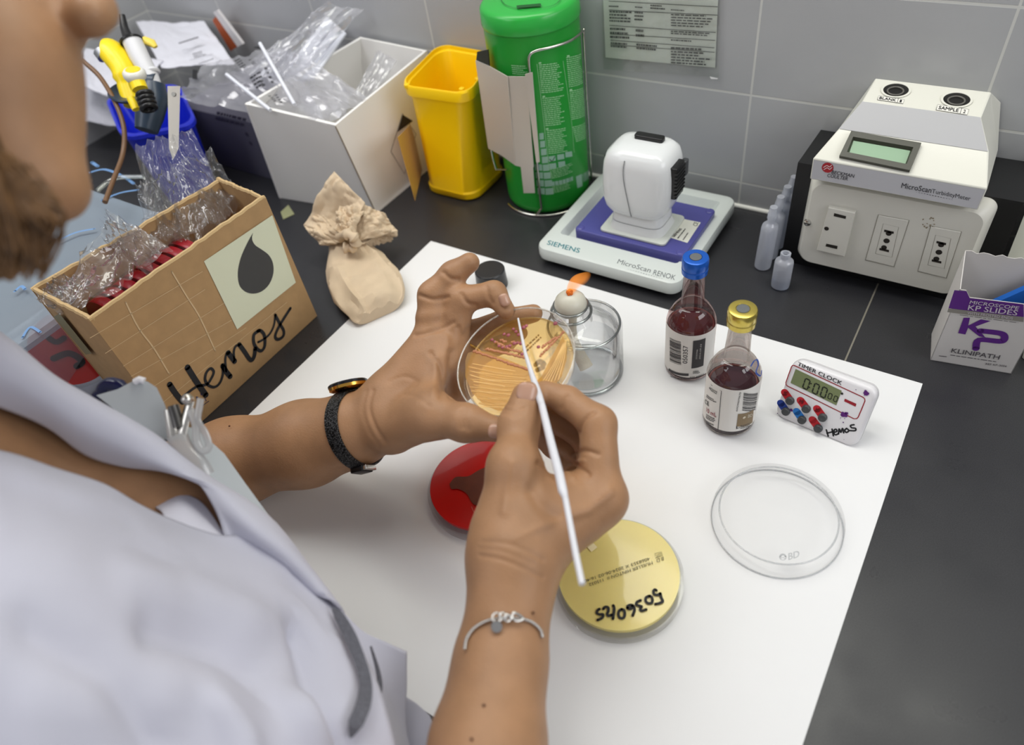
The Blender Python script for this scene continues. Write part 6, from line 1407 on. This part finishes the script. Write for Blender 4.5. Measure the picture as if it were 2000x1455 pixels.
# ---- hair
HAIR = M('hair', (104, 76, 48), .45, spec=.4, var=.35, vscale=120, bump=.3, bscale=300)
mb = MB(); rn = random.Random(4)
for i in range(420):
    u = rn.random(); x0_ = -420+330*u; d0 = .255+.05*rn.random()
    s0 = (x0_, -330+140*rn.random()); e_ = rn.random()
    end = (-40+rn.uniform(-120, 100)*(.5+.5*e_), 540-90*(1-e_)-60*rn.random())
    pts = []
    for k in range(7):
        q = k/6; x = s0[0]*(1-q)**1.4+end[0]*(1-(1-q)**1.4)+rn.uniform(-10, 10); y = s0[1]*(1-q)+end[1]*q
        bx_ = 30*math.sin(math.pi*q)*(1-u); pts.append(D(x-bx_, y, d0+.02*q+.015*math.sin(q*3+u*6)))
    mb.tube(cr(pts, 3), [.0010]*16+[.0008, .0005, .0003], 5)
for i in range(330):
    a = rn.random()**1.5; pts = [D(-150+190*a+rn.uniform(-20, 20), 205+150*a+rn.uniform(-40, 40), .268), D(-90+185*a+rn.uniform(-20, 20), 335+70*a+rn.uniform(-30, 30), .266), D(-50+155*a+rn.uniform(-25, 25), 445+rn.uniform(-25, 25), .270), D(-20+95*a+rn.uniform(-30, 30), 530+rn.uniform(-40, 20), .278)]
    mb.tube(cr(pts, 4), [.0007]*11+[.0005, .0003], 5)
hair = mb.build('hair', HAIR, person, 60)


# ---- lab coat
CO = M('coat_fabric', (190, 190, 203), .8, bump=.10, bscale=1400, sheen=.1)
def patch(name, rows, mat, parent, thick=.0016, nu=6, nv=6, wr=0.0, seed=1, off=-1):
    R_ = [cr(r, nu) for r in rows]; cols = [cr([r[i] for r in R_], nv) for i in range(len(R_[0]))]
    m = MB(); n_, k_ = len(cols), len(cols[0])
    def fn(u, v):
        i = min(int(round(u*(n_-1))), n_-1); j = min(int(round(v*(k_-1))), k_-1); p = cols[i][j]
        return p+nrm(CAM-p)*wr*(noise3(p*22, seed)+.4*noise3(p*55, seed+1)) if wr else p
    m.grid(fn, n_-1, k_-1); o = m.build(name, mat, parent, 80)
    s_ = o.modifiers.new('cloth', 'SOLIDIFY'); s_.thickness = thick; s_.offset = off
    return o
def R3(*a): return [D(*p) for p in a]
# far front with its collar band
outer = [(-160, 560, .372), (0, 655, .395), (100, 735, .410), (180, 782, .420), (300, 852, .430), (400, 930, .434), (520, 1010, .432), (600, 1108, .424), (655, 1182, .416)]
inner = [(-160, 740, .384), (0, 792, .402), (95, 832, .417), (170, 886, .424), (240, 908, .426), (318, 916, .424), (382, 938, .420), (420, 990, .414), (437, 1050, .409)]
midd = [((a[0]+b[0])/2, (a[1]+b[1])/2, (a[2]+b[2])/2-.010) for a, b in zip(outer, inner)]
midd[-1] = (546, 1116, .428)
back = [(x+18, y+40, d+.055) for x, y, d in outer]
coat = patch('lab_coat', [R3(*back), R3(*outer), R3(*midd), R3(*inner)], CO, person, .0018, wr=.0010)
coat['label'] = 'white cotton coat with open collar'
# near front
e0 = [(-160, 868, .350), (0, 886, .362), (110, 921, .374), (200, 950, .383), (270, 990, .391), (340, 1022, .399), (437, 1051, .407), (535, 1042, .440), (642, 1176, .432)]
e0b = [(-160, 930, .318), (0, 940, .334), (115, 968, .348), (210, 1000, .360), (285, 1040, .370), (365, 1075, .380), (460, 1112, .391), (570, 1160, .399), (690, 1258, .404)]
e1 = [(-180, 1120, .272), (0, 1120, .288), (130, 1130, .304), (240, 1160, .320), (340, 1190, .334), (430, 1220, .348), (530, 1262, .364), (630, 1300, .378), (732, 1330, .388)]
e2 = [(-190, 1320, .250), (0, 1320, .262), (140, 1330, .276), (260, 1345, .292), (370, 1360, .308), (470, 1375, .324), (570, 1390, .342), (660, 1405, .358), (760, 1420, .372)]
e3 = [(-190, 1560, .245), (0, 1560, .254), (150, 1560, .266), (290, 1560, .282), (410, 1560, .298), (510, 1560, .312), (600, 1560, .330), (690, 1560, .346), (800, 1560, .360)]
front_ = patch('coat_front', [R3(*e0), R3(*e0b), R3(*e1), R3(*e2), R3(*e3)], CO, person, .0018, wr=.0060, seed=5)
# inside of the far front where the collar turns
patch('coat_lining', [R3((300, 990, .432), (350, 968, .436), (395, 985, .432), (437, 1045, .412)), R3((315, 1000, .420), (355, 985, .424), (392, 1010, .420), (434, 1050, .410)), R3((322, 1015, .408), (360, 1028, .408), (400, 1040, .409), (432, 1051, .408))], M('coat_inner', (214, 213, 226), .8), person, .001)
# sleeve side, fold and cuff behind the trim
def sleeve(a, b, r0, r1):
    a = np.asarray(a, float); b = np.asarray(b, float); ax = nrm(b-a); e1_, e2_, _ = frame(ax); L = []
    for k in range(15):
        q = k/14; c_ = a+(b-a)*q; L.append([c_+(e1_*math.cos(2*math.pi*i/40)+e2_*math.sin(2*math.pi*i/40))*(r0+(r1-r0)*q+.0025*noise3((q*5, i*.25, 1), 3)) for i in range(40)])
    L += [[a_+(b-a)*.0+ (c_-a_)*.08 for a_ in L[-1]] for c_ in (b,)]
    return MB().loft(L, True, False).build('coat_sleeve', CO, person, 80)
sleeve(shR-(elR-shR)*.05, shR+(elR-shR)*.62, .062, .050); sleeve(shL, shL+(elL-shL)*.55, .056, .050)
MB().loft([[V3(-.235, -.37, z)+V3((.165+.02*k)*math.cos(q), (.075+.01*k)*math.sin(q)-.06-.05*k, 0) for q in np.linspace(0, 2*math.pi, 49)[:-1]] for k, z in enumerate((.07, -.05, -.20, -.42))], True, False).build('coat_body', CO, person, 80)
patch('coat_sleeve', [R3((640, 1165, .424), (700, 1228, .428), (750, 1252, .430), (795, 1272, .430)), R3((680, 1260, .420), (720, 1280, .424), (760, 1310, .426), (794, 1335, .428)), R3((730, 1350, .405), (750, 1370, .414), (770, 1400, .420), (790, 1430, .424)), R3((780, 1500, .385), (795, 1510, .40), (805, 1520, .41), (815, 1530, .415))], CO, person, .0018, wr=.0008, seed=8)
patch('coat_sleeve', [R3((780, 1352, .442), (815, 1375, .441), (838, 1398, .440)), R3((780, 1420, .438), (820, 1425, .437), (852, 1440, .436)), R3((775, 1520, .43), (820, 1530, .43), (870, 1540, .428))], CO, person, .0018, wr=.0008, seed=9)
GT = M('trim_grey', (92, 92, 100), .7, bump=.6, bscale=900, var=.25, vscale=700)
_fq = np.array([tuple(p.vertices) for p in front_.data.polygons]); _v = np.array([tuple(v.co) for v in front_.data.vertices])+ORG[person.name]
if (vnormals(_v, _fq)*(CAM-_v)).sum() < 0: _fq = _fq[:, ::-1]
_v2 = sculpt(_v, _fq, [([(578, 1225), (602, 1300), (636, 1400), (668, 1470)], 20, .012), ([(540, 1335), (590, 1385), (640, 1450)], 24, -.008), ([(300, 1230), (440, 1270), (545, 1350)], 38, .011), ([(60, 1230), (220, 1320), (300, 1450)], 46, .008), ([(250, 1130), (380, 1160), (500, 1215)], 30, -.005), ([(10, 955), (120, 985), (250, 1020)], 13, .003), ([(30, 1010), (200, 1050), (330, 1100)], 16, .0025), ([(560, 1130), (610, 1180), (650, 1230)], 14, .003), ([(420, 1380), (470, 1440), (480, 1500)], 26, -.007)])-ORG[person.name]
front_.data.vertices.foreach_set('co', _v2.ravel()); front_.data.update()
VC = np.array([tuple(v.co) for v in front_.data.vertices])+ORG[person.name]
def ontop(lst, e=.0016):
    out = []
    for x, y, d in lst:
        h = surf_hit(VC, x-8, y, 26); out.append((h if h is not None else D(x, y, d))+nrm(CAM-D(x, y, d))*e)
    return out
tr = [(656, 1186, .4135), (670, 1203, .4120), (692, 1243, .4060), (712, 1293, .3960), (722, 1335, .3860), (718, 1375, .3800), (703, 1412, .3700), (692, 1442, .3660)]
tw_ = [1, 10, 12, 11, 12, 14, 14, 1]
pts = cr(ontop(tr, .004), 5); ws = np.interp(np.linspace(0, 1, len(pts)), np.linspace(0, 1, len(tw_)), tw_)
L = []; 
for i, p in enumerate(pts):
    tt = nrm(pts[min(i+1, len(pts)-1)]-pts[max(i-1, 0)]); s_ = nrm(np.cross(tt, CAM-p)); k = px_(ws[i], .39); L.append([p-s_*k, p+s_*k])
MB().loft(L, False, False, False).build('coat_trim', GT, person, 60)
pts = cr([D(x, y, d) for x, y, d in ((724, 1262, .4115), (738, 1310, .409), (742, 1345, .4045), (735, 1380, .4000), (736, 1420, .398))], 5)
MB().tube(pts, [.0006+.0009*math.sin(math.pi*i/(len(pts)-1)) for i in range(len(pts))], 6).build('coat_trim', GT, person, 60)
# seam along the collar
sm_ = [(95, 700, .4065), (135, 760, .4075), (190, 815, .4105), (250, 860, .4135)]
# ---- badge clipped to the coat
t = thing('id_badge', 'pale grey card badge on a metal clip with a clear strap, at the coat breast', 'badge', D(360, 830, .445))
BM = M('badge_card', (184, 189, 191), .3)
cardp = [D(x, y, d) for x, y, d in ((188, 772, .452), (230, 760, .452), (264, 742, .450), (288, 745, .449), (306, 757, .449), (322, 790, .448), (345, 858, .446), (300, 858, .449))]
MB().slab(cardp, CAM-cardp[0], .0010).build('card', BM, t, 10)
cardp = [D(x, y, d) for x, y, d in ((360, 832, .446), (385, 838, .446), (438, 886, .447), (480, 945, .447), (526, 1008, .446), (520, 1014, .444), (470, 980, .441), (400, 925, .441))]
MB().slab(cardp, CAM-cardp[0], .0010).build('card', BM, t, 10)
MB().tube([D(264, 746, .449), D(272, 741, .4485), D(282, 744, .449)], .0022, 10).build('card_tab', M('tab_white', (228, 226, 230), .4), t, 60)
for a, b in (((330, 800, .436), (340, 860, .434)), ((372, 782, .434), (352, 858, .433))):
    MB().tube([D(*a), D(*b)], [.0032, .0038], 10, flat=.5).build('clip_jaw', M('clip_steel', (206, 202, 194), .25, metal=1.0), t, 50)
MB().ball(D(366, 780, .432), .0036, 14, 10).build('clip_rivet', MATS['clip_steel'], t, 60); MB().tube([D(338, 792, .434), D(344, 812, .434), D(350, 835, .433)], .0034, 12).build('clip_spring', M('spring', (92, 90, 88), .3, metal=.9), t, 60)
CS = film('strap_clear', (244, 244, 244), .3, .15, diffuse=.55, dcol=(226, 226, 226), minf=.06)
MB().tube(cr([D(372, 800, .431), D(382, 830, .430), D(384, 862, .431), D(396, 880, .432), D(408, 872, .432), D(400, 845, .431), D(386, 822, .430), D(389, 795, .430), D(392, 778, .430)], 5), .0024, 10, flat=.5).build('strap', CS, t, 60)
MB().tube(cr([D(345, 850, .432), D(360, 880, .432), D(385, 905, .433), D(400, 930, .434)], 4), .006, 10, flat=.5).build('strap_fold', CS, t, 60)
tag(MB().tube(cr([D(190, 775, .46), D(215, 752, .458), D(246, 762, .456)], 5), [.004]*3+[.0052]*6+[.004]*2, 14).build('pen', M('pen_navy', (22, 26, 62), .15), smooth=60), 'dark navy glossy pen top showing above the coat pocket behind the badge', 'pen')
